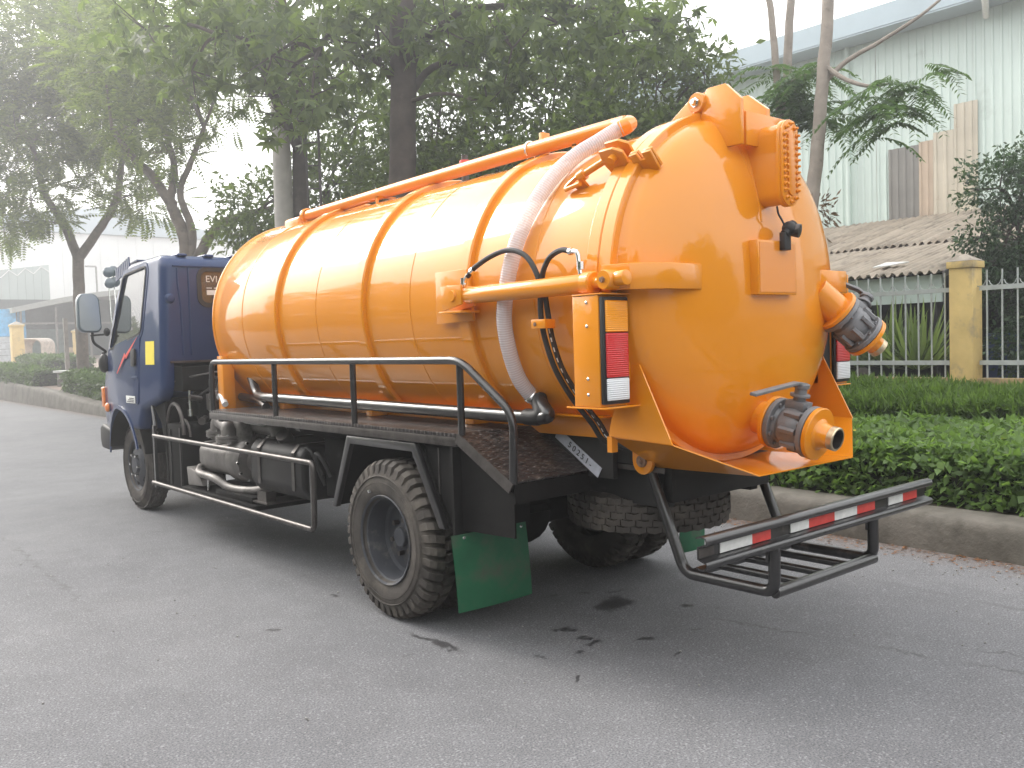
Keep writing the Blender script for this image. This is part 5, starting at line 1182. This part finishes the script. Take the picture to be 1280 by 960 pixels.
young_tree('slim pale young tree close behind the sight box, nearer the dense trees', [(6.78, 2.40, gz(6.8, 2.4) - .03), (6.8, 2.45, 3.35), (6.8, 2.52, 4.4), (6.79, 2.58, 5.36), (6.76, 2.65, 6.2)], .06, [[(6.8, 2.5, 4.5), (6.7, 2.3, 4.8), (6.6, 2.0, 4.85)]],
           [(6.94, 2.42, 4.82), (7.01, 2.35, 4.61), (6.77, 2.56, 4.72), (6.65, 2.01, 4.83), (6.71, 2.63, 5.04), (6.55, 1.95, 4.8), (6.7, 2.2, 4.4), (6.85, 2.0, 4.25), (6.75, 2.3, 4.6), (7.0, 1.9, 4.3), (6.9, 2.1, 4.55)], 8, .6)
young_tree('middle one of the slim young trees behind the sight box', [(7.06, 2.55, gz(7, 2.5) - .03), (7.09, 2.6, 3.39), (7.14, 2.62, 4.36), (7.2, 2.64, 5.44), (7.26, 2.61, 6.2)], .075, [[(7.14, 2.62, 4.7), (7.0, 2.2, 4.95), (6.8, 1.8, 5.0)]], [(7.0, 2.3, 4.9), (6.8, 1.9, 4.95), (7.2, 2.5, 4.7), (7.1, 2.3, 4.4)], 6, .5)
# glossy shrub tree behind the fence
SH = [(11.09, 1.46, 3.72, .52, .55), (11.28, 1.25, 2.91, .55, .49), (10.81, 1.65, 2.93, .31, .22), (11.68, 1.52, 2.2, .51, .51), (11.49, 1.15, 4.14, .43, .37), (11.03, 1.44, 2.55, .37, .25), (11.9, .5, 3.4, .9, 1.0), (11.9, .7, 2.0, .9, .7), (11.5, .9, 1.3, .9, .7)]
tree('glossy_shrub', 'dark glossy leaved shrub at the right edge above the fence pillar', None, (11.5, 1.1, gz(11.5, 1.1)), ([(11.5, 1.1, .3), (11.45, 1.15, 1.8), (11.3, 1.3, 3.2)], .05, .03), [], SH, bark_d, 'gloss', 'leaf', 900, .085, .042)

# ---------------------------------------------------------------- hedges
def hedge(name, label, cat, x0, x1, y0, y1, top, kind, n, ll, lw, lm, grp=None):
    """stems, inner twigs and thousands of leaves over the upper surface and the faces"""
    xm, ym = (x0 + x1) / 2, (y0 + y1) / 2
    h = thing(name, label, cat, (xm, ym, gz(xm, ym)), grp)
    U = rng.random((n, 2)); X = x0 + (x1 - x0) * U[:, 0]; Y = y0 + (y1 - y0) * U[:, 1]
    ex = np.minimum(X - x0, x1 - X) / (.5 * (x1 - x0)); T = top * (.80 + .20 * np.clip(ex * 3, 0, 1)) * (1 + .10 * np.sin(X * 2.3 + 1) * np.cos(Y * 1.9) + .07 * np.sin(Y * 5.1 + X * 3))
    g0 = np.array([gz(a, b) for a, b in zip(X, Y)]); hz = np.where(rng.random(n) < .62, rng.uniform(.82, 1.02, n), rng.uniform(.02, .85, n)); face = rng.random(n) < .38
    X = np.where(face & (hz < .9), x0 + np.abs(rng.normal(size=n)) * .10 + (.05 * np.sin(Y * 4) + .1 * hz), X)
    C = np.stack([X, Y, g0 + T * hz], 1)
    if kind == 'leaf':
        D = rng.normal(size=(n, 3)) * .8 + np.array([-.35, 0, .1]); N = rng.normal(size=(n, 3)) * .45 + np.array([-.3, 0, .9]); V = kites(C, D, N, ll * rng.uniform(.6, 1.3, n), lw * rng.uniform(.6, 1.3, n), .15)
    else:
        D = rng.normal(size=(n, 3)) * .55 + np.array([-.15, 0, .75]); N = rng.normal(size=(n, 3)); C[:, 2] -= ll * .5; V = kites(C, D, N, ll * rng.uniform(.6, 1.4, n), lw * rng.uniform(.6, 1.3, n), .2)
    npmesh('foliage', V, quads(n), LM[lm], h)
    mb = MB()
    nx, ny = 5, max(3, int((y1 - y0) / .5))                       # solid woody core, shade of the inside put into its dark colour
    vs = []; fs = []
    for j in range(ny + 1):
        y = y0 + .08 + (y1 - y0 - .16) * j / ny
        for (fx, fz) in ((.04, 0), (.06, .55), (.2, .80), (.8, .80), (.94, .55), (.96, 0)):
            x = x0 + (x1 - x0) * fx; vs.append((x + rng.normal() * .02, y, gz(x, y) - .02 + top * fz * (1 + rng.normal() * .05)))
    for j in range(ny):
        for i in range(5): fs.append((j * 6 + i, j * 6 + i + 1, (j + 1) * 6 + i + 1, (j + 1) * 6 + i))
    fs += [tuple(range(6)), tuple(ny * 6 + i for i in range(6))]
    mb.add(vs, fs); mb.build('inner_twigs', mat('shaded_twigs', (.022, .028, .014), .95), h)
    return h, C
lan, LC = hedge('flowering_hedge', 'low leafy hedge with small yellow flowers right along the kerb', 'hedge', 2.98, 5.35, -4.2, 8.5, .43, 'leaf', 70000, .078, .052, 'lantana')
fm = mat('yellow_petals', (.75, .58, .03), .6)
for i in range(34):
    k = int(rng.integers(len(LC))); 
    while not (-3 < LC[k][1] < 2.6 and LC[k][2] > .60): k = int(rng.integers(len(LC)))
    c = LC[k] + np.array([0, 0, .03]); mb = MB()
    for p in range(6):
        a = 1.05 * p; d = np.array([math.cos(a), math.sin(a), .2]) * .028; mb.add([c, c + d * .6 + np.array([-d[1], d[0], 0]) * .4, c + d, c + d * .6 - np.array([-d[1], d[0], 0]) * .4], [(0, 1, 2, 3)])
    mb.build('flower', fm, lan, smooth=False, fix=False)
hedge('grassy_hedge', 'taller dark green hedge of long narrow leaves in front of the fence', 'hedge', 5.55, 8.05, -3.2, 9.,   .60, 'blade', 80000, .13, .026, 'grass')
hedge('clipped_hedge', 'rounded clipped hedge on the paving, closest to the cab corner', 'hedge', 3.55, 4.8, 19.0, 25.6, .56, 'leaf', 17000, .11, .07, 'hedge', 'clipped hedge clumps on the paving')
hedge('clipped_hedge', 'low clipped hedge at the left picture edge by the kerb corner', 'hedge', 3.5, 4.5, 28.6, 37.0, .48, 'leaf', 15000, .13, .085, 'hedge', 'clipped hedge clumps on the paving')
hedge('clipped_hedge', 'clipped hedge in front of the open shed, behind the white bench', 'hedge', 5.5, 7.4, 35.5, 40.5, .62, 'leaf', 12000, .14, .09, 'hedge', 'clipped hedge clumps on the paving')
hedge('clipped_hedge', 'small hedge strip at the far left behind the yellow gate pillar', 'hedge', 7.6, 10., 58., 66., .9, 'leaf', 5000, .2, .12, 'hedge', 'clipped hedge clumps on the paving')
# leaf litter in the gutter
n = 900; Y = rng.uniform(-3.5, 3, n); X = np.array([kx(y) for y in Y]) - np.abs(rng.normal(size=n)) * .14 - .01
V = kites(np.stack([X, Y, np.full(n, .006)], 1), np.stack([rng.normal(size=n), rng.normal(size=n), np.full(n, .05)], 1), np.tile([0, 0, 1.], (n, 1)) + rng.normal(size=(n, 3)) * .2, rng.uniform(.02, .045, n), rng.uniform(.01, .02, n))
tag(npmesh('leaf_litter', V, quads(n), leaf_mat('dry_leaf', (.16, .085, .04), .1)), kind='stuff')

gv = []; gf = []
for i in range(700):
    y = rng.uniform(-4, 4); x = kx(y) - abs(rng.normal()) * .35 - .02 if i < 450 else rng.uniform(-3.2, 2.4); s = rng.uniform(.003, .009 if i < 450 else .007); o_ = len(gv)
    c = np.array([x, y, s * .5]); d = rng.normal(size=(6, 3)) * .25 + np.array([[1, 0, 0], [-1, 0, 0], [0, 1, 0], [0, -1, 0], [0, 0, .8], [0, 0, -.6]]); gv += list(c + d * s)
    gf += [(o_ + a, o_ + b, o_ + e) for a, b, e in ((0, 2, 4), (2, 1, 4), (1, 3, 4), (3, 0, 4), (2, 0, 5), (1, 2, 5), (3, 1, 5), (0, 3, 5))]
tag(npmesh('grit', gv, gf, mat('road_grit', (.32, .31, .29), .9, var=.4, scale=30)), kind='stuff')
# ---------------------------------------------------------------- poles
conc = mat('pole_concrete', (.40, .375, .345), .85, var=.12, scale=5, bmp=.2, bscale=40, dirt=((.22, .20, .18), 3, .58))
pl = thing('concrete_pole', 'tall round concrete utility pole among the trees behind the front of the tank', 'pole', (3.82, 10.9, gz(3.8, 10.9)))
MB().cyl((3.82, 10.9, .25), (3.84, 10.9, 8.6), .195, .14, 24).build('shaft', conc, pl, ang=60)
MB().bb(3.3, 4.4, 10.86, 10.94, 8.0, 8.1).build('crossarm', M['steel_dark'], pl)
ps = thing('ladder_mast', 'thin steel ladder mast standing just right of the concrete pole', 'mast', (4.28, 10.8, gz(4.3, 10.8)))
for x in (4.20, 4.42): MB().cyl((x, 10.72 - (x - 4.2) * .4, .25), (x + .03, 10.72 - (x - 4.2) * .4, 6.8), .026, seg=8).build('rail', M['steel_dark'], ps)
for k in range(14): MB().cyl((4.20, 10.72, .7 + .42 * k), (4.44, 10.63, .72 + .42 * k), .014, seg=6).build('rung', M['steel_dark'], ps)

# ---------------------------------------------------------------- fence with yellow pillars
pm = mat('yellow_wall_paint', (.64, .47, .19), .85, var=.12, scale=3, bmp=.2, bscale=30, dirt=((.36, .28, .17), 3.5, .53))
pcap = mat('grey_mortar_cap', (.33, .29, .24), .9, var=.2, scale=6, bmp=.4, bscale=25, dirt=((.16, .14, .12), 5, .52))
FX = 8.5
def pillar(label, x, y, z0, h, w, grp):
    p = thing('gate_pillar', label, 'pillar', (x, y, z0), grp)
    MB().bb(x - w / 2, x + w / 2, y - w / 2, y + w / 2, z0 - .1, z0 + h).build('shaft', pm, p, bevel=.01)
    c = w * .58; MB().bb(x - c, x + c, y - c, y + c, z0 + h, z0 + h + .09).build('cap_slab', pm, p, bevel=.008)
    mb = MB(); c2 = w * .58; q = z0 + h + .092; mb.add([(x - c2, y - c2, q), (x + c2, y - c2, q), (x + c2, y + c2, q), (x - c2, y + c2, q), (x, y, q + w * .34)], [(0, 1, 2, 3), (0, 4, 1), (1, 4, 2), (2, 4, 3), (3, 4, 0)])
    mb.build('cap_pyramid', pcap, p, smooth=False); return p
GP = 'yellow gate and fence pillars'
zf = .42
pillar('yellow fence pillar with a pointed mortar cap right of the tank', FX, .88, zf, 1.95, .30, GP)
pillar('large yellow gate pillar at the far left of the factory entrance', 6.45, 44.7, .98, 2.05, .52, GP)
pillar('yellow gate pillar mostly hidden behind the mirror and the tree trunk', 10.45, 49.0, 1.05, 1.75, .62, GP)
fwm = mat('ochre_low_wall', (.36, .26, .13), .9, var=.25, scale=3, bmp=.4, bscale=25, dirt=((.15, .12, .08), 3, .48))
fs_m = mat('grey_fence_paint', (.42, .45, .44), .55, .2, 0, .2, .12, 8, 0, 30, ((.25, .20, .16), 9, .62))
def fence(label, y0, y1):
    f = thing('railing_fence', label, 'fence', (FX, (y0 + y1) / 2, zf), 'railing sections of the roadside fence')
    MB().bb(FX - .10, FX + .10, y0, y1, zf - .2, .93).build('low_wall', fwm, f, bevel=.01)
    for z in (1.13, 2.10): MB().bb(FX - .02, FX + .02, y0, y1, z - .03, z + .03).build('rail', fs_m, f)
    n = int((y1 - y0) / .178)
    for k in range(n):
        y = y0 + .09 + (y1 - y0 - .18) * k / (n - 1); MB().bb(FX - .009, FX + .009, y - .009, y + .009, .93, 2.33).build('bar', fs_m, f, smooth=False)
        if k % 1 == 0:
            y2 = y + .089; MB().tube([(FX, y2 + .075 * math.cos(R(a)), 2.21 + .09 * math.sin(R(a))) for a in (-10, -40, -75, -105, -140, -170)], .006, 5).build('scroll', fs_m, f)
fence('railing fence section left of the yellow pillar, in front of the sword leaved plant', 1.06, 7.0)
fence('railing fence section right of the yellow pillar, in front of the blue container', -3.2, .70)
# things behind the fence
yu = thing('sword_leaf_plant', 'spiky sword leaved plant behind the railing, left of the yellow pillar', 'plant', (10.3, 2.75, gz(10.3, 2.7)))
out = []; 
for (cx_, cy_) in ((10.4, 2.9), (10.1, 2.3), (10.7, 3.6)):
    k = 70; a = rng.uniform(0, 6.28, k); el = rng.uniform(.15, 1.4, k); D = np.stack([np.cos(a) * np.cos(el), np.sin(a) * np.cos(el), np.sin(el)], 1); C = np.tile([cx_, cy_, gz(cx_, cy_) + .55], (k, 1)) + D * .05; N = np.cross(D, np.cross(D, [0, 0, 1.])); out.append(kites(C, D, N, rng.uniform(.75, 1.25, k), .075, .15))
V = np.concatenate(out); npmesh('leaves', V, quads(len(V) // 4), LM['yucca'], yu)
for (cx_, cy_) in ((10.4, 2.9), (10.1, 2.3), (10.7, 3.6)): MB().cyl((cx_, cy_, gz(cx_, cy_) - .05), (cx_, cy_, gz(cx_, cy_) + .45), .07, .05, 10).build('stem', bark_d, yu)
o = MB().lathe((10.0, 3.15, .72), (.85, -.5, .1), [(.001, -.06), (.22, -.07), (.27, -.02), (.28, .05), (.22, .10), (.001, .10)], 24).build('tyre', M['rubber']); 
tag(o, 'old dark tyre leaning behind the railing beside the spiky plant', 'tyre')
bl = mat('blue_container_paint', (.035, .075, .19), .6, var=.15, scale=4)
ct = thing('blue_container', 'blue steel container behind the railing at the right edge', 'container', (13.4, .2, gz(13.4, .2)))
MB().bb(12.7, 14.1, -2.2, 2.35, .3, 1.48).build('box', bl, ct, bevel=.02)
for k in range(12): MB().bb(12.66, 12.698, -2.1 + .37 * k, -1.93 + .37 * k, .4, 1.4).build('rib', bl, ct)
vn = thing('creeper', 'dark creeper growing over the railing right of the yellow pillar', 'climbing plant', (9.3, -.7, gz(9.3, -.7)))
V = crown([(9.5, -.3, 1.75, .35, .65), (9.6, -1.0, 1.6, .5, .75), (9.5, -1.6, 1.8, .5, .7), (9.8, -.6, 2.1, .5, .35)], 1500, 'leaf', .075, .05); npmesh('foliage', V, quads(len(V) // 4), LM['dark'], vn)
MB().tube([(9.5, -.4, .4), (9.55, -.6, 1.2), (9.6, -.9, 1.9)], .02, 8).tube([(9.6, -1.4, .4), (9.55, -1.2, 1.2), (9.6, -1.0, 1.9)], .02, 8).build('stems', bark_d, vn)

# ---------------------------------------------------------------- corrugated building and lean-to sheds
mint = mat('mint_sheet_metal', (.59, .685, .645), .5, .05, .1, .2, .06, .8, 0, 30, ((.46, .53, .49), 1.3, .60))
tan = mat('rusted_beige_sheet', (.54, .49, .40), .6, .1, 0, .2, .12, 1.2, 0, 30, ((.40, .32, .24), 2, .6))
grey_s = mat('grey_patch_sheet', (.24, .23, .215), .6, .1, 0, .2, .12, 1.5)
peach = mat('peach_patch_sheet', (.50, .40, .31), .6, .1, 0, .2, .10, 1.5)
roofm = mat('blue_grey_roof_sheet', (.33, .40, .44), .5, .2, 0, .2, .08, 1)
WX = 17.5
def sheet_panel(name, mt, parent, y0, y1, z0, z1, x, amp=.022, pitch=.19):
    prof = []; n = int(round((y1 - y0) / pitch)); w = (y1 - y0) / max(1, n)
    for k in range(n):
        a = y0 + w * k; prof += [(a, 0), (a + w * .60, 0), (a + w * .68, -amp), (a + w * .92, -amp)]
    prof.append((y1, 0)); mb = MB(); m_ = len(prof)
    mb.add([(x + p[1], p[0], z0) for p in prof] + [(x + p[1], p[0], z1) for p in prof] + [(x + p[1] + .012, p[0], z0) for p in prof] + [(x + p[1] + .012, p[0], z1) for p in prof],
           [(i, i + 1, m_ + i + 1, m_ + i) for i in range(m_ - 1)] + [(2 * m_ + i, 3 * m_ + i, 3 * m_ + i + 1, 2 * m_ + i + 1) for i in range(m_ - 1)] + [(i, 2 * m_ + i, 2 * m_ + i + 1, i + 1) for i in range(m_ - 1)])
    return mb.build(name, mt, parent, smooth=False)
bd = thing('corrugated_building', 'big pale mint corrugated metal factory building behind the fence', 'building', (22, 6, .5))
ys_ = np.arange(-8.0, 16.0, 1.14)
for k, y in enumerate(ys_):
    o_ = .003 * ((k * 7) % 5)
    sheet_panel('wall_sheet', mint, bd, y, y + 1.132, 4.05, 9.0, WX + o_)
for (y0, y1, z0, z1, mt) in ((5.76, 6.49, 4.06, 5.9, grey_s), (5.42, 5.752, 4.06, 5.95, peach), (4.95, 5.412, 4.06, 6.1, tan), (4.42, 4.942, 4.06, 6.65, tan), (8.7, 10.6, 4.06, 5.5, tan)):
    sheet_panel('patch_sheet', mt, bd, y0, y1, z0, z1, WX - .04)
MB().bb(WX + .05, 33, -8, 16, .4, 9.0).build('wall_core', tan, bd)
mb = MB(); mb.prism([(WX - .75, 8.98), (WX - .75, 9.12), (25.3, 12.2), (33.5, 9.2), (33.5, 9.0)], 'xz', -8.4, 16.4); mb.build('roof', roofm, bd, bevel=.01)
MB().bb(WX - .80, WX - .755, -8.4, 16.4, 8.62, 9.10).build('gutter_fascia', roofm, bd)
MB().bb(WX - .79, WX - .03, -8.4, 16.4, 8.58, 8.61).build('soffit', roofm, bd)
for y in (3.0, -1.5, 7.5, 12): MB().cyl((WX - .10, y, 4.2), (WX - .10, y, 8.6), .05, seg=10).build('downpipe', mint, bd)
MB().tube([(WX - .1, 4.2, 8.4), (WX - .9, 3.9, 8.5), (WX - 1.6, 3.6, 8.75)], .07, 10).build('eave_pipe', M['white_paint'], bd)
MB().bb(WX - .06, WX - .045, 2.05, 2.35, 6.86, 6.90).build('vent_slit', M['dark'], bd)
shm = mat('weathered_cement_sheet', (.37, .315, .255), .9, var=.16, scale=2.2, bmp=.2, bscale=20, dirt=((.22, .19, .155), 2.4, .5))
shed = thing('lean_to_shed', 'low lean to shed with two rows of weathered corrugated cement sheets', 'shed', (14, 8, .5))
def roof_sheet(y0, y1, xa, za, xb, zb, dz=0, jag=0):
    n = 7; mb = MB(); P = []
    K = 42; L_ = []
    for r_, (x, z) in enumerate(((xa, za), (xb, zb))):
        for k in range(K + 1):
            y = y0 + (y1 - y0) * k / K; P.append((x - (jag * rng.random() if r_ else 0), y, z + dz + .034 * math.sin(2 * math.pi * n * k / K)))
    q = K + 1; P += [(x, y, z - .012) for x, y, z in P]
    mb.add(P, [(k, k + 1, q + k + 1, q + k) for k in range(K)] + [(2 * q + k, 3 * q + k, 3 * q + k + 1, 2 * q + k + 1) for k in range(K)] + [(q + k, q + k + 1, 3 * q + k + 1, 3 * q + k) for k in range(K)])
    return mb.build('roof_sheet', shm, shed, ang=50)
for k in range(17):
    y = -5.0 + 1.04 * k
    if y > 2.1: pass
    roof_sheet(y, y + 1.07, WX - .02, 4.22, 13.85, 3.26, .004 * (k % 2), .06)
for k in range(13):
    y = 2.2 + 1.04 * k; roof_sheet(y, y + 1.07, 14.05, 3.255, 10.75, 2.50, .004 * (k % 2), .05)
MB().bb(10.95, 11.0, 2.3, 15.5, 2.02, 2.46).build('shed_fascia', mint, shed)
MB().plate([(10.75, 2.18, 2.40), (14.0, 2.18, 3.15), (14.0, 2.18, 3.24), (10.75, 2.18, 2.50)], .03).build('verge_board', M['pump'], shed)
MB().bb(14.2, 14.3, 2.3, 15.5, .4, 3.15).build('shed_back_wall', M['dark'], shed)
for y in (2.4, 5.5, 9.0, 13): MB().bb(11.0, 11.12, y, y + .12, .4, 2.42).build('post', M['chassis'], shed)
MB().bb(16.9, 17.45, -5, 2.2, .4, 4.1).build('side_wall', tan, shed)
mb = MB(); mb.plate([(11.4, 3.05, 2.735), (11.2, 3.25, 2.69), (11.12, 3.55, 2.67), (11.5, 3.5, 2.76)], .02); tag(mb.build('paper_scrap', M['white_paint']), 'torn white scrap lying on the edge of the shed roof', 'scrap')

# ---------------------------------------------------------------- left background: factory entrance
wht = mat('white_factory_wall', (.74, .76, .75), .6, .05, 0, .2, .05, .3, 0, 30, ((.60, .63, .62), .5, .6))
gcl = mat('grey_green_cladding', (.34, .39, .37), .6, .1, 0, .2, .08, .5)
wb = thing('white_factory', 'long white factory building far behind the left trees', 'building', (18, 85, 1.2))
for k in range(16): MB().bb(8.2 + 1.5 * k, 9.68 + 1.5 * k, 78, 78.05, .8, 11.75).build('wall_sheet', wht, wb)
MB().prism([(7.0, 11.8), (34, 11.8), (34, 12.0), (20, 14), (7.0, 12.2)], 'xz', 77.6, 110).build('roof', roofm, wb)
MB().bb(7.5, 34, 79.2, 105, .8, 11.8).build('wall_core', wht, wb)
gb = thing('grey_gable_shed', 'grey clad gable shed at the far left in front of the white factory', 'building', (10, 66, 1.2))
for k in range(12):
    y = 66 - .6 * k; x0 = 6.8 + .5 * k; MB().prism([(x0, .9), (x0 + .49, .9), (x0 + .49, 6.95 + .075 * (k + 1)), (x0, 6.95 + .075 * k)], 'xz', 64.4, 64.45).build('cladding_sheet', gcl, gb)
MB().bb(6.8, 12.75, 64.5, 70, .9, 7.4).build('side_wall', wht, gb)
for k in range(6): MB().tube([(6.8 + k, 64.36, 6.45 + .15 * k), (7.3 + k, 64.36, 6.95 + .15 * k), (7.8 + k, 64.36, 6.6 + .15 * k)], .03, 6).build('truss_bar', M['white_paint'], gb)
osd = thing('open_shed', 'open fronted work shed with a curved grey roof at the left', 'shed', (12, 52, 1.1))
mb = MB(); K = 14; P = []
for k in range(K + 1):
    u_ = k / K; P.append((7.6 + 9.4 * u_, 4.25 + 1.15 * math.sin(u_ * 1.9)))
mb.prism(P + [(x, z - .30) for x, z in P][::-1], 'xz', 51.0, 62.0); mb.build('roof', mat('curved_grey_roof', (.30, .31, .29), .7, var=.12), osd, ang=50)
MB().bb(7.9, 17, 51.6, 51.7, 3.35, 3.45).build('front_beam', M['pump'], osd)
for x in (8.1, 9.9, 11.7, 13.5): MB().bb(x, x + .10, 51.6, 51.7, 1.0, 4.3).build('post', M['pump'], osd)
MB().bb(8, 17, 56.5, 56.6, 1, 5).build('back_wall', mat('shade_darkened_wall', (.05, .06, .06), .8), osd)  # back wall darkened in colour to stand for the shade inside the shed
MB().bb(8.0, 8.4, 51.75, 51.8, 1.0, 4.2).build('blue_sheet', mat('blue_sheet', (.09, .32, .55), .6), osd)
MB().bb(9.0, 11.6, 56.2, 56.3, 1.05, 3.2).build('green_sheet', mat('grey_green_sheet', (.16, .22, .20), .7), osd)
bw = thing('blue_hoarding', 'bright blue hoarding with pale lower panels beside the open shed', 'hoarding', (6.5, 57, 1.1))
MB().bb(5.0, 7.9, 51.6, 51.66, 2.7, 4.2).build('blue_panel', mat('bright_blue_sheet', (.10, .38, .65), .6), bw)
for k in range(5): MB().bb(5.0, 7.9, 51.6, 51.66, 1.0 + .34 * k, 1.32 + .34 * k).build('pale_panel', mat('pale_grey_panel', (.45, .48, .50), .7), bw)
# hooped frames stacked on the forecourt
hm_ = mat('pale_bent_tube', (.55, .48, .42), .5, .3)
for k in range(9):
    y = 45.6 - .06 * k; x = 7.75 - .085 * k
    q = MB().tube(fillet([(x - .50, y, gz(8, 45)), (x - .50, y, gz(8, 45) + .95), (x - .3, y, gz(8, 45) + 1.3), (x + .35, y, gz(8, 45) + 1.3), (x + .55, y, gz(8, 45) + 1.1), (x + .55, y, gz(8, 45))], .25, 5), .045, 8).build('hoop_frame', hm_)
    q['group'] = 'bent tube frames stacked on the forecourt'; tag(q, 'pale bent tube frame at the right end of the stack on the factory forecourt' if k == 0 else ('pale bent tube frame at the left end of the forecourt stack, beside the gate pillar' if k == 8 else 'pale bent tube frame inside the stack on the factory forecourt'), 'frame')
for i, (x, y) in enumerate(((10.2, 48.4), (10.0, 48.2))):
    MB().bb(x - .15, x + .15, y - .2, y + .2, gz(x, y), gz(x, y) + .5 + .1 * i)
bx = MB().bb(10.35, 10.75, 50.8, 51.2, gz(10, 50), gz(10, 50) + .7).build('carton', mat('brown_card', (.35, .26, .18), .8), bevel=.02); tag(bx, 'brown carton standing in the mouth of the open shed', 'carton')
# white bench
bn = thing('white_bench', 'simple white topped bench between the clipped hedges', 'bench', (4.75, 27.9, gz(4.7, 28)))
zb = gz(4.7, 28)
MB().box((4.85, 27.6, zb + .47), (1.9, .42, .07), Matrix.Rotation(R(-28), 3, 'Z')).build('bench_top', M['white_paint'], bn, bevel=.01)
for s in (-.8, .8):
    for q in (-.14, .14): 
        p = Matrix.Rotation(R(-28), 3, 'Z') @ Vector((s, q, 0)); MB().bb(4.85 + p.x - .04, 4.85 + p.x + .04, 27.6 + p.y - .04, 27.6 + p.y + .04, zb - .02, zb + .43).build('leg', M['pump'], bn)
wp = MB().bb(5.72, 5.86, 33.4, 33.54, gz(5.8, 33), 3.0).build('timber_post', mat('grey_timber', (.20, .18, .16), .9)); tag(wp, 'grey timber post standing under the cab mirror', 'post')
lpst = thing('lamp_post', 'thin distant lamp post against the white factory wall', 'street lamp', (15.2, 62, 1.3))
MB().cyl((15.2, 62, 1.2), (15.2, 62, 7.6), .06, seg=8).build('mast', M['pump'], lpst); MB().bb(14.5, 15.2, 61.95, 62.05, 7.55, 7.65).build('lamp_arm', M['pump'], lpst)

# ---------------------------------------------------------------- woods on the other side of the road, seen only as reflections in the paint
wv = []
for (x, y, h) in [(-13.5 - 1.2 * math.sin(k), -34 + 5.5 * k, (7.2 if k < 11 else 3.6) + 1.3 * math.sin(k * 2.1)) for k in range(27)] + [(6 + 2 * k, -17 - 1.5 * k, 5.5 + 1.2 * math.sin(k * 1.7)) for k in range(7)]:
    for (dz, r_) in ((.35, 3.2), (.62, 3.0)):
        C, d = blob_pts((x, y, h * dz, r_ * 1.1, h * .34), 1300, .3); wv.append(kites(C, d + rng.normal(size=d.shape) * .6, rng.normal(size=d.shape), .5, .3))
V = np.concatenate(wv); tag(npmesh('far_wood', V, quads(len(V) // 4), LM['dark']), 'line of leafy trees along the other side of the road', 'wood', kind='stuff')
# ---------------------------------------------------------------- haze volume, added mostly to imitate lens glare
m = bpy.data.materials.new('glare_haze'); m.use_nodes = True; t = m.node_tree; t.nodes.remove(t.nodes['Principled BSDF'])
pv = t.nodes.new('ShaderNodeVolumePrincipled'); pv.inputs['Color'].default_value = (.96, .97, 1, 1); pv.inputs['Density'].default_value = .0072; pv.inputs['Anisotropy'].default_value = .7
t.links.new(pv.outputs[0], t.nodes['Material Output'].inputs['Volume'])
hz_ = MB().bb(-905, 905, -905, 1505, -1.1, 19.0).build('haze', m, smooth=False); tag(hz_, kind='stuff')
